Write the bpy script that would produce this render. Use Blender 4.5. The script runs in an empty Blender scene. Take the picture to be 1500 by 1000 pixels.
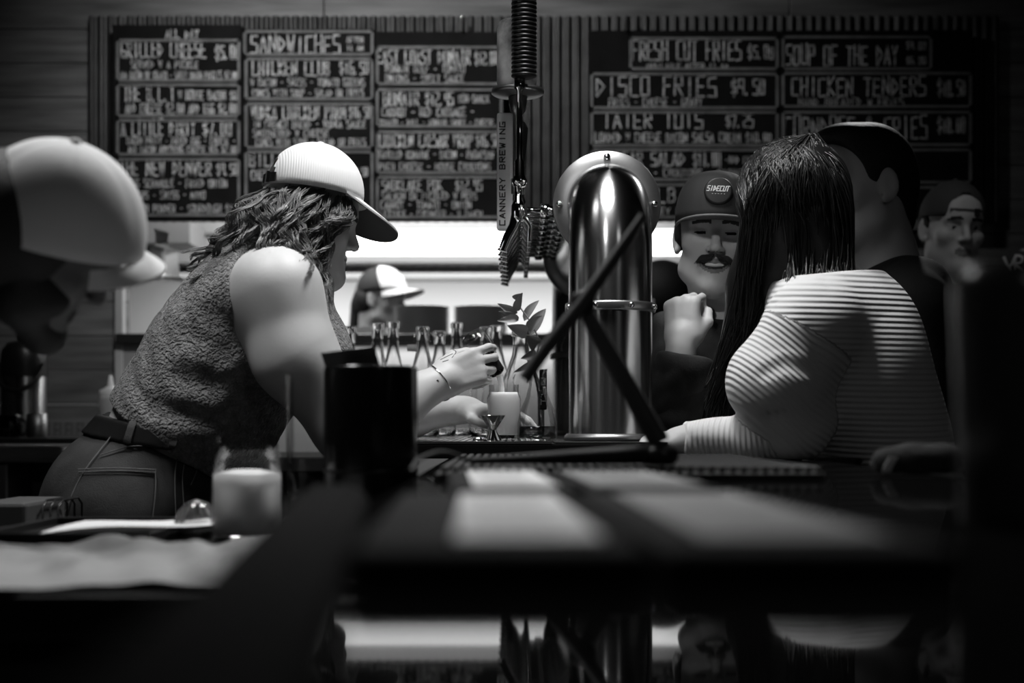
import bpy, bmesh, math, random
import numpy as np
from mathutils import Vector, Matrix
from mathutils.bvhtree import BVHTree

# ------------------------------------------------------------------ camera, world, lamps, exposure
SC = bpy.context.scene
COL = SC.collection
F = 1500 * 50.0 / 36.0          # focal length in pixels
HZ, CZ = 620.0, 1.132           # horizon row, camera height


def v(px, py, d):
    """a point of the room at depth d metres"""
    return np.array([(px - 750.0) * d / F, d, CZ - (py - HZ) * d / F])


cam_d = bpy.data.cameras.new('camera')
cam_d.lens, cam_d.sensor_width, cam_d.sensor_fit = 50, 36, 'HORIZONTAL'
cam_d.shift_y = 0.08
cam_d.clip_start = 0.02
cam_d.dof.use_dof = True
cam_d.dof.focus_distance = 2.70
cam_d.dof.aperture_fstop = 2.9
cam = bpy.data.objects.new('camera', cam_d)
cam.location = (0, 0, CZ)
cam.rotation_euler = (math.pi / 2, 0, 0)
COL.objects.link(cam)
SC.camera = cam
SC.cycles.transparent_max_bounces = 32

W = bpy.data.worlds.new('dim_room')
W.use_nodes = True
W.node_tree.nodes['Background'].inputs[0].default_value = (0.5, 0.5, 0.5, 1)
W.node_tree.nodes['Background'].inputs[1].default_value = 0.006
SC.world = W
SC.view_settings.view_transform = 'Standard'
SC.view_settings.look = 'None'
SC.view_settings.gamma = 1
SC.view_settings.use_curve_mapping = False
SC.view_settings.exposure = 0.0


def lamp(name, kind, loc, power, size=0.1, target=None, size_y=None, spread=None, angle=None, blend=0.6):
    d = bpy.data.lights.new(name, kind)
    d.energy = power
    if kind == 'AREA':
        d.size = size
        if size_y:
            d.shape = 'RECTANGLE'
            d.size_y = size_y
        if spread:
            d.spread = spread
    else:
        d.shadow_soft_size = size
    if kind == 'SPOT':
        d.spot_size = angle
        d.spot_blend = blend
    o = bpy.data.objects.new(name, d)
    o.location = loc
    if target is not None:
        o.rotation_euler = (Vector(target) - Vector(loc)).to_track_quat('-Z', 'Y').to_euler()
    COL.objects.link(o)
    return o


lamp('bar_pendant_light', 'SPOT', (0.08, 2.40, 2.60), 90, 0.22, (0.02, 2.15, 1.1), angle=1.78, blend=0.6)
lamp('menu_board_light', 'SPOT', (-0.75, 3.4, 2.93), 105, 0.08, (-0.40, 4.95, 2.05), angle=1.75, blend=1.0)
lamp('face_fill_spot', 'SPOT', (-0.35, 0.9, 2.35), 34, 0.06, (0.40, 2.9, 1.50), angle=0.26)  # unseen spot added to brighten the smiling man's face
lamp('apron_fill_light', 'AREA', (-0.35, 4.90, 1.395), 3.0, 1.7, (-0.35, 4.96, 1.0), size_y=0.02)  # added fill that lifts the steel apron behind the bottles
lamp('guest_fill_spot', 'SPOT', (0.65, 2.9, 2.8), 9, 0.06, (1.36, 4.15, 1.58), angle=0.5)  # extra spot, added to lift the two guests at far right
lamp('left_fill_spot', 'SPOT', (-0.85, 2.0, 2.80), 74, 0.22, (-0.50, 1.8, 1.0), angle=1.35, blend=0.7)  # soft fill added from the left for cap, vest, jeans and service counter
lamp('dining_room_light', 'AREA', (1.4, -0.8, 2.9), 2.5, 0.5, (0.3, 2.0, 1.0))
lamp('rear_corner_light', 'SPOT', (1.15, 4.3, 2.6), 30, 0.04, (0.8, 3.1, 1.5), angle=0.7)
lamp('kitchen_ceiling_light', 'AREA', (-0.35, 5.50, 2.36), 36, 2.2, (-0.35, 5.75, 0), size_y=0.4)
lamp('hood_light', 'AREA', (-0.3, 6.75, 1.79), 22, 2.6, (-0.3, 7.0, 1.2), size_y=0.25)

# ------------------------------------------------------------------ tags and mesh making


def tag(o, label, cat, group=None, kind=None):
    if label:
        o['label'] = label
    if cat:
        o['category'] = cat
    if group:
        o['group'] = group
    if kind:
        o['kind'] = kind
    return o


def thing(name, loc, label, cat, group=None):
    o = bpy.data.objects.new(name, None)
    o.empty_display_size = 0.05
    o.location = [float(c) for c in loc]
    COL.objects.link(o)
    return tag(o, label, cat, group)


def wloc(o):
    p = Vector((0, 0, 0))
    while o is not None:
        p += o.location
        o = o.parent
    return np.array(p)


def mk(name, V, Fc, mats, parent=None, smooth=True, mi=None, loc=None, label=None, attr=None):
    """one mesh object from world-space vertices; faces: list of tuples or (n,4) array"""
    V = np.asarray(V, dtype=np.float64)
    if not isinstance(mats, (list, tuple)):
        mats = [mats]
    if parent is not None:
        base = wloc(parent)
        off = np.zeros(3)
    else:
        if loc is None:
            loc = np.array([(V[:, 0].min() + V[:, 0].max()) / 2, (V[:, 1].min() + V[:, 1].max()) / 2, V[:, 2].min()])
        base = np.asarray(loc, dtype=float)
        off = base
    me = bpy.data.meshes.new(name)
    L = V - base
    if isinstance(Fc, np.ndarray):
        n, k = Fc.shape
        me.vertices.add(len(L))
        me.vertices.foreach_set('co', L.astype(np.float32).ravel())
        me.loops.add(n * k)
        me.loops.foreach_set('vertex_index', Fc.astype(np.int32).ravel())
        me.polygons.add(n)
        me.polygons.foreach_set('loop_start', np.arange(0, n * k, k, dtype=np.int32))
        me.polygons.foreach_set('loop_total', np.full(n, k, dtype=np.int32))
        me.update(calc_edges=True)
        me.validate()
    else:
        me.from_pydata(L.tolist(), [], [tuple(int(i) for i in f) for f in Fc])
    for m in mats:
        me.materials.append(m)
    if mi is not None and len(mi) == len(me.polygons):
        me.polygons.foreach_set('material_index', np.asarray(mi, dtype=np.int32))
    if smooth is True:
        me.polygons.foreach_set('use_smooth', np.ones(len(me.polygons), dtype=bool))
    elif smooth is not False:
        me.polygons.foreach_set('use_smooth', np.asarray(smooth, dtype=bool))
    if attr is not None:
        for an, av in attr.items():
            a = me.attributes.new(an, 'FLOAT', 'POINT')
            a.data.foreach_set('value', np.asarray(av, dtype=np.float32))
    me.update()
    o = bpy.data.objects.new(name, me)
    o.location = off
    COL.objects.link(o)
    if parent is not None:
        o.parent = parent
    if label:
        o['label'] = label
    return o


def nrm(a):
    a = np.asarray(a, dtype=float)
    return a / (np.linalg.norm(a) + 1e-12)


def frame(fwd, up):
    """columns: right, forward, up"""
    f = nrm(fwd)
    r = nrm(np.cross(f, up))
    return np.stack([r, f, np.cross(r, f)], 1)


def basis(ax):
    a = nrm(ax)
    h = np.array([0, 0, 1.0]) if abs(a[2]) < 0.9 else np.array([0, 1.0, 0])
    u = nrm(np.cross(h, a))
    return u, np.cross(a, u), a


class MB:
    """collects shapes for ONE mesh"""

    def __init__(s):
        s.V, s.F, s.S, s.M = [], [], [], []
        s.cur = 0

    def add(s, V, Fc, smooth=True):
        b = len(s.V)
        s.V += [tuple(map(float, p)) for p in V]
        for f in Fc:
            s.F.append(tuple(int(i) + b for i in f))
            s.S.append(smooth)
            s.M.append(s.cur)
        return s

    def box(s, c, size, R=None, bev=0.0):
        hx, hy, hz = [q / 2.0 for q in size]
        bm = bmesh.new()
        bmesh.ops.create_cube(bm, size=1.0)
        for q in bm.verts:
            q.co = Vector((q.co.x * 2 * hx, q.co.y * 2 * hy, q.co.z * 2 * hz))
        if bev > 0:
            bmesh.ops.bevel(bm, geom=list(bm.edges), offset=min(bev, 0.45 * min(size)), segments=2, affect='EDGES', profile=0.5)
        bm.verts.index_update()
        R = np.eye(3) if R is None else np.asarray(R)
        V = [R @ np.array(q.co) + np.asarray(c) for q in bm.verts]
        Fc = [[q.index for q in f.verts] for f in bm.faces]
        bm.free()
        return s.add(V, Fc, False)

    def span(s, p0, p1, bev=0.0):
        p0, p1 = np.asarray(p0, float), np.asarray(p1, float)
        return s.box((p0 + p1) / 2, np.abs(p1 - p0), bev=bev)

    def tube(s, pts, r, n=12, caps=True, smooth=True):
        pts = [np.asarray(p, float) for p in pts]
        rs = [r] * len(pts) if np.isscalar(r) else list(r)
        V, Fc = [], []
        u, w, a = basis(pts[1] - pts[0])
        for i, p in enumerate(pts):
            if i == 0:
                t = pts[1] - pts[0]
            elif i == len(pts) - 1:
                t = pts[-1] - pts[-2]
            else:
                t = nrm(pts[i + 1] - p) + nrm(p - pts[i - 1])
            t = nrm(t)
            u = nrm(u - t * np.dot(u, t))
            w = np.cross(t, u)
            for k in range(n):
                an = 2 * math.pi * k / n
                V.append(p + rs[i] * (math.cos(an) * u + math.sin(an) * w))
        m = len(pts)
        for i in range(m - 1):
            for k in range(n):
                k2 = (k + 1) % n
                Fc.append((i * n + k, i * n + k2, (i + 1) * n + k2, (i + 1) * n + k))
        s.add(V, Fc, smooth)
        if caps:
            s.add(V[:n], [tuple(range(n))[::-1]], False)
            s.add(V[-n:], [tuple(range(n))], False)
        return s

    def lathe(s, prof, o, ax=(0, 0, 1), n=32, sx=1.0):
        """prof: [(radius, height)...] around axis ax from o"""
        u, w, a = basis(ax)
        o = np.asarray(o, float)
        V, Fc = [], []
        for r, t in prof:
            for k in range(n):
                an = 2 * math.pi * k / n
                V.append(o + a * t + max(r, 1e-5) * (math.cos(an) * u * sx + math.sin(an) * w))
        for i in range(len(prof) - 1):
            for k in range(n):
                k2 = (k + 1) % n
                Fc.append((i * n + k, i * n + k2, (i + 1) * n + k2, (i + 1) * n + k))
        return s.add(V, Fc, True)

    def grid(s, P, smooth=True):
        """P: array (a,b,3)"""
        P = np.asarray(P)
        a, b = P.shape[:2]
        Fc = [(i * b + j, i * b + j + 1, (i + 1) * b + j + 1, (i + 1) * b + j) for i in range(a - 1) for j in range(b - 1)]
        return s.add(P.reshape(-1, 3), Fc, smooth)

    def sheet(s, P, th, dirn):
        """a thin slab: grid P thickened along dirn"""
        P = np.asarray(P)
        a, b = P.shape[:2]
        Q = P + np.asarray(dirn) * th
        n = a * b
        Fc = []
        for i in range(a - 1):
            for j in range(b - 1):
                f = (i * b + j, i * b + j + 1, (i + 1) * b + j + 1, (i + 1) * b + j)
                Fc += [f, tuple(q + n for q in f[::-1])]
        ring = [(0, j) for j in range(b)] + [(i, b - 1) for i in range(1, a)] + [(a - 1, j) for j in range(b - 2, -1, -1)] + [(i, 0) for i in range(a - 2, 0, -1)]
        ids = [i * b + j for i, j in ring]
        s.add(np.concatenate([P.reshape(-1, 3), Q.reshape(-1, 3)]), Fc, True)
        A, Bq = P.reshape(-1, 3)[ids], Q.reshape(-1, 3)[ids]
        c = len(ids)
        return s.add(np.concatenate([A, Bq]), [((k + 1) % c, k, k + c, (k + 1) % c + c) for k in range(c)], False)

    def poly(s, P, th, dirn):
        """flat outline P extruded along dirn"""
        P = [np.asarray(p, float) for p in P]
        n = len(P)
        Q = [p + np.asarray(dirn) * th for p in P]
        Fc = [tuple(range(n)), tuple(range(2 * n - 1, n - 1, -1))] + [(k, (k + 1) % n, (k + 1) % n + n, k + n)[::-1] for k in range(n)]
        return s.add(P + Q, Fc, False)

    def build(s, name, mats, parent=None, loc=None, label=None):
        return mk(name, np.array(s.V), s.F, mats, parent, smooth=s.S, mi=s.M, loc=loc, label=label)


def copy_tree(o, parent=None):
    c = o.copy()
    COL.objects.link(c)
    if parent is not None:
        c.parent = parent
    for ch in [q for q in bpy.data.objects if q.parent == o]:
        copy_tree(ch, c)
    return c


# ------------------------------------------------------------------ smooth solids (signed distance, meshed by surface nets)


def C_(a, b, ra, rb=None, k=0.02, op='u'):
    return ['c', np.asarray(a, float), np.asarray(b, float), ra, ra if rb is None else rb, k, op]


def E_(c, rad, R=None, k=0.02, op='u'):
    return ['e', np.asarray(c, float), np.eye(3) if R is None else np.asarray(R, float), np.asarray(rad, float) * np.ones(3), k, op]


def B_(c, half, R=None, rd=0.005, k=0.01, op='u'):
    return ['b', np.asarray(c, float), np.eye(3) if R is None else np.asarray(R, float), np.asarray(half, float), rd, k, op]


def P_(pt, n, k=0.004):
    return ['p', np.asarray(pt, float), nrm(n), 0, 0, k, 'i']


def chain(pts, rs, k=0.02, op='u'):
    return [C_(pts[i], pts[i + 1], rs[i], rs[i + 1], k, op) for i in range(len(pts) - 1)]


def grow(prims, o):
    out = []
    for p in prims:
        q = list(p)
        s = o if p[-1] == 'u' else (-o if p[-1] == 's' else 0)
        if p[0] == 'c':
            q[3], q[4] = p[3] + s, p[4] + s
        elif p[0] == 'e':
            q[3] = np.maximum(p[3] + s, 0.002)
        elif p[0] == 'b':
            q[3] = p[3] + s
        out.append(q)
    return out


def d_prim(p, X):
    t = p[0]
    if t == 'c':
        a, b, ra, rb = p[1], p[2], p[3], p[4]
        ab = b - a
        pa = X - a.astype(X.dtype)
        tt = np.clip(pa @ ab.astype(X.dtype) / max(float(ab @ ab), 1e-9), 0, 1)
        q = pa - tt[..., None] * ab.astype(X.dtype)
        return np.sqrt(np.einsum('...i,...i', q, q)) - (ra + (rb - ra) * tt)
    if t == 'e':
        q = (X - p[1].astype(X.dtype)) @ p[2].astype(X.dtype)
        r = p[3].astype(X.dtype)
        k0 = np.sqrt(np.sum((q / r) ** 2, -1))
        k1 = np.sqrt(np.sum((q / (r * r)) ** 2, -1)) + 1e-6
        return np.where(k0 < 0.05, -float(r.min()), k0 * (k0 - 1) / k1)
    if t == 'b':
        q = np.abs((X - p[1].astype(X.dtype)) @ p[2].astype(X.dtype)) - (p[3] - p[4]).astype(X.dtype)
        return np.linalg.norm(np.maximum(q, 0), axis=-1) + np.minimum(q.max(-1), 0) - p[4]
    return (X - p[1].astype(X.dtype)) @ p[2].astype(X.dtype)


def comb(cur, d, k, op):
    if op == 'u':
        h = np.maximum(k - np.abs(cur - d), 0) / k
        return np.minimum(cur, d) - h * h * k * 0.25
    if op == 's':
        d = -d
    h = np.maximum(k - np.abs(cur - d), 0) / k
    return np.maximum(cur, d) + h * h * k * 0.25


def mesh_sdf(prims, h, relax=1):
    B = 8
    s = B * h
    lo, hi = np.full(3, 1e9), np.full(3, -1e9)
    for p in prims:
        if p[-1] != 'u':
            continue
        if p[0] == 'c':
            for c, r in ((p[1], p[3]), (p[2], p[4])):
                lo, hi = np.minimum(lo, c - r), np.maximum(hi, c + r)
        else:
            r = np.abs(p[2]) @ (p[3])
            lo, hi = np.minimum(lo, p[1] - r), np.maximum(hi, p[1] + r)
    lo, hi = lo - 0.02, hi + 0.02
    nb = np.ceil((hi - lo) / s).astype(int) + 1
    g = np.stack(np.meshgrid(*[np.arange(n) for n in nb], indexing='ij'), -1).reshape(-1, 3)
    cen = (lo + (g + 0.5) * s).astype(np.float32)
    Rb = s * 0.87
    cur = np.full(len(cen), 10.0, np.float32)
    Ds = []
    for p in prims:
        d = d_prim(p, cen)
        Ds.append(d)
        cur = comb(cur, d, p[5] if p[0] != 'e' else p[4], p[-1])
    act = np.abs(cur) < 1.7 * Rb + 0.004
    ids = np.nonzero(act)[0]
    gb = g[ids]
    loc = np.stack(np.meshgrid(*[np.arange(B)] * 3, indexing='ij'), -1).reshape(-1, 3)
    I = gb[:, None, :] * B + loc[None]
    X = (lo + I * h).astype(np.float32)
    val = np.full(X.shape[:2], 10.0, np.float32)
    for p, D in zip(prims, Ds):
        k = p[5] if p[0] != 'e' else p[4]
        sel = np.arange(len(ids)) if p[0] == 'p' else np.nonzero(D[ids] < 3.6 * Rb + k)[0]
        if len(sel) == 0:
            continue
        val[sel] = comb(val[sel], d_prim(p, X[sel]), k, p[-1])
    near = np.abs(val.ravel()) < 3.2 * h
    I = I.reshape(-1, 3)[near].astype(np.int64)
    D = val.ravel()[near]
    N = int(nb.max()) * B + 2
    key = I[:, 0] + N * (I[:, 1] + N * I[:, 2])
    od = np.argsort(key)
    key, D, I = key[od], D[od], I[od]
    st = np.array([1, N, N * N], np.int64)

    def find(k):
        j = np.searchsorted(key, k)
        j = np.minimum(j, len(key) - 1)
        return np.where(key[j] == k, j, -1)

    cor = [(a, b, c) for a in (0, 1) for b in (0, 1) for c in (0, 1)]
    J = np.stack([find(key + int(np.dot(c, st))) for c in cor], 1)
    ok = (J >= 0).all(1)
    J = J[ok]
    cd = D[J]
    neg = cd < 0
    mix = neg.any(1) & ~neg.all(1)
    J, cd = J[mix], cd[mix]
    base = I[ok][mix]
    ckey = key[ok][mix]
    acc = np.zeros((len(J), 3))
    cnt = np.zeros(len(J))
    for i, a in enumerate(cor):
        for j, b in enumerate(cor):
            if j > i and sum(abs(a[q] - b[q]) for q in range(3)) == 1:
                m = (cd[:, i] < 0) != (cd[:, j] < 0)
                t = np.where(m, cd[:, i] / (cd[:, i] - cd[:, j] + 1e-12), 0)
                pt = np.array(a) + t[:, None] * (np.array(b) - np.array(a))
                acc += np.where(m[:, None], pt, 0)
                cnt += m
    V = lo + (base + acc / cnt[:, None]) * h
    quads = []

    def cell(k):
        j = np.searchsorted(ckey, k)
        j = np.minimum(j, len(ckey) - 1)
        return np.where(ckey[j] == k, j, -1)

    for a in range(3):
        n2 = find(key + st[a])
        m = n2 >= 0
        k0, d0, d1 = key[m], D[m], D[n2[m]]
        x = (d0 < 0) != (d1 < 0)
        k0, d0 = k0[x], d0[x]
        e1, e2 = st[(a + 1) % 3], st[(a + 2) % 3]
        q = np.stack([cell(k0), cell(k0 - e1), cell(k0 - e1 - e2), cell(k0 - e2)], 1)
        gd = (q >= 0).all(1)
        q, d0 = q[gd], d0[gd]
        q[d0 >= 0] = q[d0 >= 0][:, ::-1]
        quads.append(q)
    Q = np.concatenate(quads)
    for _ in range(relax):
        sm = np.zeros_like(V)
        ct = np.zeros(len(V))
        for i in range(4):
            j = (i + 1) % 4
            np.add.at(sm, Q[:, i], V[Q[:, j]])
            np.add.at(sm, Q[:, j], V[Q[:, i]])
            np.add.at(ct, Q[:, i], 1)
            np.add.at(ct, Q[:, j], 1)
        V = 0.5 * V + 0.5 * sm / np.maximum(ct, 1)[:, None]
    return V, Q


def vnorm(V, Q):
    fn = np.cross(V[Q[:, 2]] - V[Q[:, 0]], V[Q[:, 3]] - V[Q[:, 1]])
    n = np.zeros_like(V)
    for i in range(4):
        np.add.at(n, Q[:, i], fn)
    return n / (np.linalg.norm(n, axis=1, keepdims=True) + 1e-12)


def fold(V, Q, amp, freq, seed=0, stretch=(1, 1, 1)):
    """cloth folds: push the skin in and out along its normals"""
    r = np.random.default_rng(seed)
    P = V * np.array(stretch)
    P = P + 0.03 * np.sin(P[:, [1, 2, 0]] * 17 + r.uniform(0, 6, 3))
    f = np.zeros(len(V))
    for i in range(7):
        d = nrm(r.normal(size=3)) * freq * r.uniform(0.6, 1.8)
        f += np.sin(P @ d + r.uniform(0, 6.28)) / 7
    f = np.abs(f) * 2.4 - 0.7
    return V + vnorm(V, Q) * (f * amp)[:, None]


def solid(name, prims, h, mats, parent=None, mi=None, foldargs=None, relax=1, label=None, attr=None, loc=None):
    V, Q = mesh_sdf(prims, h, relax)
    if foldargs:
        V = fold(V, Q, *foldargs)
    m = None
    if mi is not None:
        fc = V[Q].mean(1)
        m = mi(fc)
    at = {kk: fn(V) for kk, fn in attr.items()} if attr else None
    o = mk(name, V, Q, mats, parent, True, m, loc, label, at)
    return o, V, Q


def strands(S, Rd, n=4):
    """S: (count, points, 3), Rd: (count, points) -> verts, quads of thin tubes"""
    c, m, _ = S.shape
    T = np.gradient(S, axis=1)
    T /= np.linalg.norm(T, axis=2, keepdims=True) + 1e-9
    h = np.array([0.31, 0.52, 0.79])
    U = np.cross(T, h)
    U /= np.linalg.norm(U, axis=2, keepdims=True) + 1e-9
    Wv = np.cross(T, U)
    an = np.arange(n) * 2 * math.pi / n
    V = S[:, :, None, :] + Rd[:, :, None, None] * (np.cos(an)[None, None, :, None] * U[:, :, None, :] + np.sin(an)[None, None, :, None] * Wv[:, :, None, :])
    idx = np.arange(c * m * n).reshape(c, m, n)
    q = np.stack([idx[:, :-1, :], np.roll(idx, -1, 2)[:, :-1, :], np.roll(idx, -1, 2)[:, 1:, :], idx[:, 1:, :]], -1).reshape(-1, 4)
    return V.reshape(-1, 3), q


def spline(pts, n):
    """catmull-rom through pts (k,3)"""
    P = np.asarray(pts, float)
    P = np.concatenate([[2 * P[0] - P[1]], P, [2 * P[-1] - P[-2]]])
    t = np.linspace(0, len(P) - 3 - 1e-6, n)
    i = t.astype(int)
    f = (t - i)[:, None]
    a, b, c, d = P[i], P[i + 1], P[i + 2], P[i + 3]
    return 0.5 * (2 * b + (c - a) * f + (2 * a - 5 * b + 4 * c - d) * f * f + (3 * b - a - 3 * c + d) * f ** 3)


# ------------------------------------------------------------------ materials (the photograph is black and white: all greys)


def mat(name, g, rough=0.5, metal=0.0, bump=None, var=None, trans=0.0, ior=1.45, emit=0.0, coat=0.0, sheen=0.0, spec=0.5, aniso=0.0, sss=0.0, sscale=0.05):
    m = bpy.data.materials.new(name)
    m.use_nodes = True
    nt = m.node_tree
    b = nt.nodes['Principled BSDF']
    b.inputs['Base Color'].default_value = (g, g, g, 1)
    b.inputs['Roughness'].default_value = rough
    b.inputs['Metallic'].default_value = metal
    b.inputs['Transmission Weight'].default_value = trans
    b.inputs['IOR'].default_value = ior
    b.inputs['Specular IOR Level'].default_value = spec
    b.inputs['Coat Weight'].default_value = coat
    b.inputs['Coat Roughness'].default_value = 0.03
    b.inputs['Sheen Weight'].default_value = sheen
    b.inputs['Anisotropic'].default_value = aniso
    if sss:
        b.inputs['Subsurface Weight'].default_value = sss
        r_ = 0.02 if sscale > 0.5 else 0.006
        b.inputs['Subsurface Radius'].default_value = (r_, r_, r_)
        b.inputs['Subsurface Scale'].default_value = sscale
    if emit:
        b.inputs['Emission Color'].default_value = (1, 1, 1, 1)
        b.inputs['Emission Strength'].default_value = emit
    if aniso:
        b.inputs['Anisotropic Rotation'].default_value = 0.25
    tc = nt.nodes.new('ShaderNodeTexCoord')
    if var:                       # (scale, lo, hi, stretch)
        mp = nt.nodes.new('ShaderNodeMapping')
        mp.inputs['Scale'].default_value = var[3] if len(var) > 3 else (1, 1, 1)
        nz = nt.nodes.new('ShaderNodeTexNoise')
        nz.inputs['Scale'].default_value = var[0]
        nz.inputs['Detail'].default_value = 5
        rp = nt.nodes.new('ShaderNodeMapRange')
        rp.inputs['From Min'].default_value = 0.3
        rp.inputs['From Max'].default_value = 0.7
        rp.inputs['To Min'].default_value = var[1]
        rp.inputs['To Max'].default_value = var[2]
        nt.links.new(tc.outputs['Object'], mp.inputs['Vector'])
        nt.links.new(mp.outputs['Vector'], nz.inputs['Vector'])
        nt.links.new(nz.outputs['Fac'], rp.inputs['Value'])
        nt.links.new(rp.outputs['Result'], b.inputs['Base Color'])
    if bump:                      # (kind, scale, strength, distance)
        kind, sc, stg, dist = bump[:4]
        bp = nt.nodes.new('ShaderNodeBump')
        bp.inputs['Strength'].default_value = stg
        bp.inputs['Distance'].default_value = dist
        if kind == 'noise':
            tx = nt.nodes.new('ShaderNodeTexNoise')
            tx.inputs['Scale'].default_value = sc
            tx.inputs['Detail'].default_value = 4
            out = tx.outputs['Fac']
            nt.links.new(tc.outputs['Object'], tx.inputs['Vector'])
        elif kind == 'voronoi':
            tx = nt.nodes.new('ShaderNodeTexVoronoi')
            tx.feature = 'SMOOTH_F1'
            tx.inputs['Scale'].default_value = sc
            wn = nt.nodes.new('ShaderNodeTexNoise')
            wn.inputs['Scale'].default_value = sc * 0.6
            ad = nt.nodes.new('ShaderNodeVectorMath')
            ad.operation = 'SCALE'
            ad.inputs['Scale'].default_value = 0.02
            av = nt.nodes.new('ShaderNodeVectorMath')
            av.operation = 'ADD'
            nt.links.new(tc.outputs['Object'], wn.inputs['Vector'])
            nt.links.new(wn.outputs['Color'], ad.inputs[0])
            nt.links.new(tc.outputs['Object'], av.inputs[0])
            nt.links.new(ad.outputs[0], av.inputs[1])
            nt.links.new(av.outputs[0], tx.inputs['Vector'])
            out = tx.outputs['Distance']
            bp.invert = True
        elif kind in ('wavex', 'wavez', 'wavey'):
            tx = nt.nodes.new('ShaderNodeTexWave')
            tx.bands_direction = kind[-1].upper()
            tx.inputs['Scale'].default_value = sc
            tx.inputs['Distortion'].default_value = 0.3
            out = tx.outputs['Fac']
            nt.links.new(tc.outputs['Object'], tx.inputs['Vector'])
        else:                     # ribs along a vertex attribute, sc = pitch in metres
            tx = nt.nodes.new('ShaderNodeAttribute')
            tx.attribute_name = kind
            mu = nt.nodes.new('ShaderNodeMath')
            mu.operation = 'MULTIPLY'
            mu.inputs[1].default_value = 2 * math.pi / sc
            sn = nt.nodes.new('ShaderNodeMath')
            sn.operation = 'SINE'
            nt.links.new(tx.outputs['Fac'], mu.inputs[0])
            nt.links.new(mu.outputs[0], sn.inputs[0])
            out = sn.outputs[0]
        nt.links.new(out, bp.inputs['Height'])
        nt.links.new(bp.outputs['Normal'], b.inputs['Normal'])
    return m


M = {}
M['skin'] = mat('skin', 0.53, 0.5, bump=('noise', 180, 0.08, 0.002), sss=0.12)
M['skin_shaded'] = mat('skin_shaded', 0.15, 0.6)  # shade on the left bartender's face, put into the skin colour
M['skin_mid'] = mat('skin_mid', 0.36, 0.55, bump=('noise', 180, 0.08, 0.002))
M['lip'] = mat('lip', 0.22, 0.4)
M['brow'] = mat('brow_hair', 0.03, 0.6)
M['eye'] = mat('eye_white', 0.55, 0.2)
M['iris'] = mat('iris', 0.02, 0.1)
M['teeth'] = mat('teeth', 0.75, 0.25)
M['hair_wavy'] = mat('wavy_hair', 0.075, 0.36, var=(26, 0.05, 0.24), spec=0.7)
M['hair_black'] = mat('black_hair', 0.010, 0.34, spec=0.6)
M['hair_short'] = mat('short_hair', 0.012, 0.6, bump=('noise', 300, 0.6, 0.003))
M['black_plastic'] = mat('black_plastic', 0.012, 0.35)
M['black_matte'] = mat('black_matte', 0.010, 0.7)
M['black_gloss'] = mat('black_gloss', 0.008, 0.18)
M['steel'] = mat('brushed_steel', 0.50, 0.22, 1.0, aniso=0.75)
M['steel_dull'] = mat('dull_steel', 0.30, 0.42, 1.0)
M['chrome'] = mat('chrome', 0.75, 0.08, 1.0)
M['rail'] = mat('bar_rail', 0.004, 0.8, spec=0.03, bump=('noise', 60, 0.2, 0.002))
M['dark_wood'] = mat('dark_wood', 0.03, 0.5, var=(6, 0.015, 0.05, (1, 8, 8)))
M['pale_wood'] = mat('pale_wood', 0.35, 0.5, var=(6, 0.25, 0.42, (1, 8, 8)))


def glass(name, face, edge, rough=0.02, gl=0.5):
    m = bpy.data.materials.new(name)
    m.use_nodes = True
    nt = m.node_tree
    nt.nodes.remove(nt.nodes['Principled BSDF'])
    out = nt.nodes['Material Output']
    lw = nt.nodes.new('ShaderNodeLayerWeight')
    lw.inputs['Blend'].default_value = 0.35
    rp = nt.nodes.new('ShaderNodeMapRange')
    rp.inputs['From Min'].default_value, rp.inputs['From Max'].default_value = 0.2, 0.95
    rp.inputs['To Min'].default_value, rp.inputs['To Max'].default_value = face, edge
    tr = nt.nodes.new('ShaderNodeBsdfTransparent')
    gs = nt.nodes.new('ShaderNodeBsdfGlossy')
    gs.inputs['Roughness'].default_value = rough
    fr = nt.nodes.new('ShaderNodeFresnel')
    fr.inputs['IOR'].default_value = 1.5
    mu = nt.nodes.new('ShaderNodeMath')
    mu.operation = 'MULTIPLY'
    mu.inputs[1].default_value = gl * 1.6
    mx = nt.nodes.new('ShaderNodeMixShader')
    nt.links.new(lw.outputs['Facing'], rp.inputs['Value'])
    nt.links.new(rp.outputs['Result'], tr.inputs['Color'])
    nt.links.new(fr.outputs[0], mu.inputs[0])
    nt.links.new(mu.outputs[0], mx.inputs['Fac'])
    nt.links.new(tr.outputs[0], mx.inputs[1])
    nt.links.new(gs.outputs[0], mx.inputs[2])
    nt.links.new(mx.outputs[0], out.inputs['Surface'])
    return m


M['glass'] = glass('clear_glass', 0.98, 0.76, gl=0.35)

def lacquer(name, g, gloss, rough):
    m = bpy.data.materials.new(name)
    m.use_nodes = True
    nt = m.node_tree
    nt.nodes.remove(nt.nodes['Principled BSDF'])
    df = nt.nodes.new('ShaderNodeBsdfDiffuse')
    df.inputs['Color'].default_value = (g, g, g, 1)
    gs = nt.nodes.new('ShaderNodeBsdfGlossy')
    gs.inputs['Color'].default_value = (gloss, gloss, gloss, 1)
    gs.inputs['Roughness'].default_value = rough
    fr = nt.nodes.new('ShaderNodeFresnel')
    fr.inputs['IOR'].default_value = 1.45
    mx = nt.nodes.new('ShaderNodeMixShader')
    nt.links.new(fr.outputs[0], mx.inputs['Fac'])
    nt.links.new(df.outputs[0], mx.inputs[1])
    nt.links.new(gs.outputs[0], mx.inputs[2])
    nt.links.new(mx.outputs[0], nt.nodes['Material Output'].inputs['Surface'])
    return m


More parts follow.
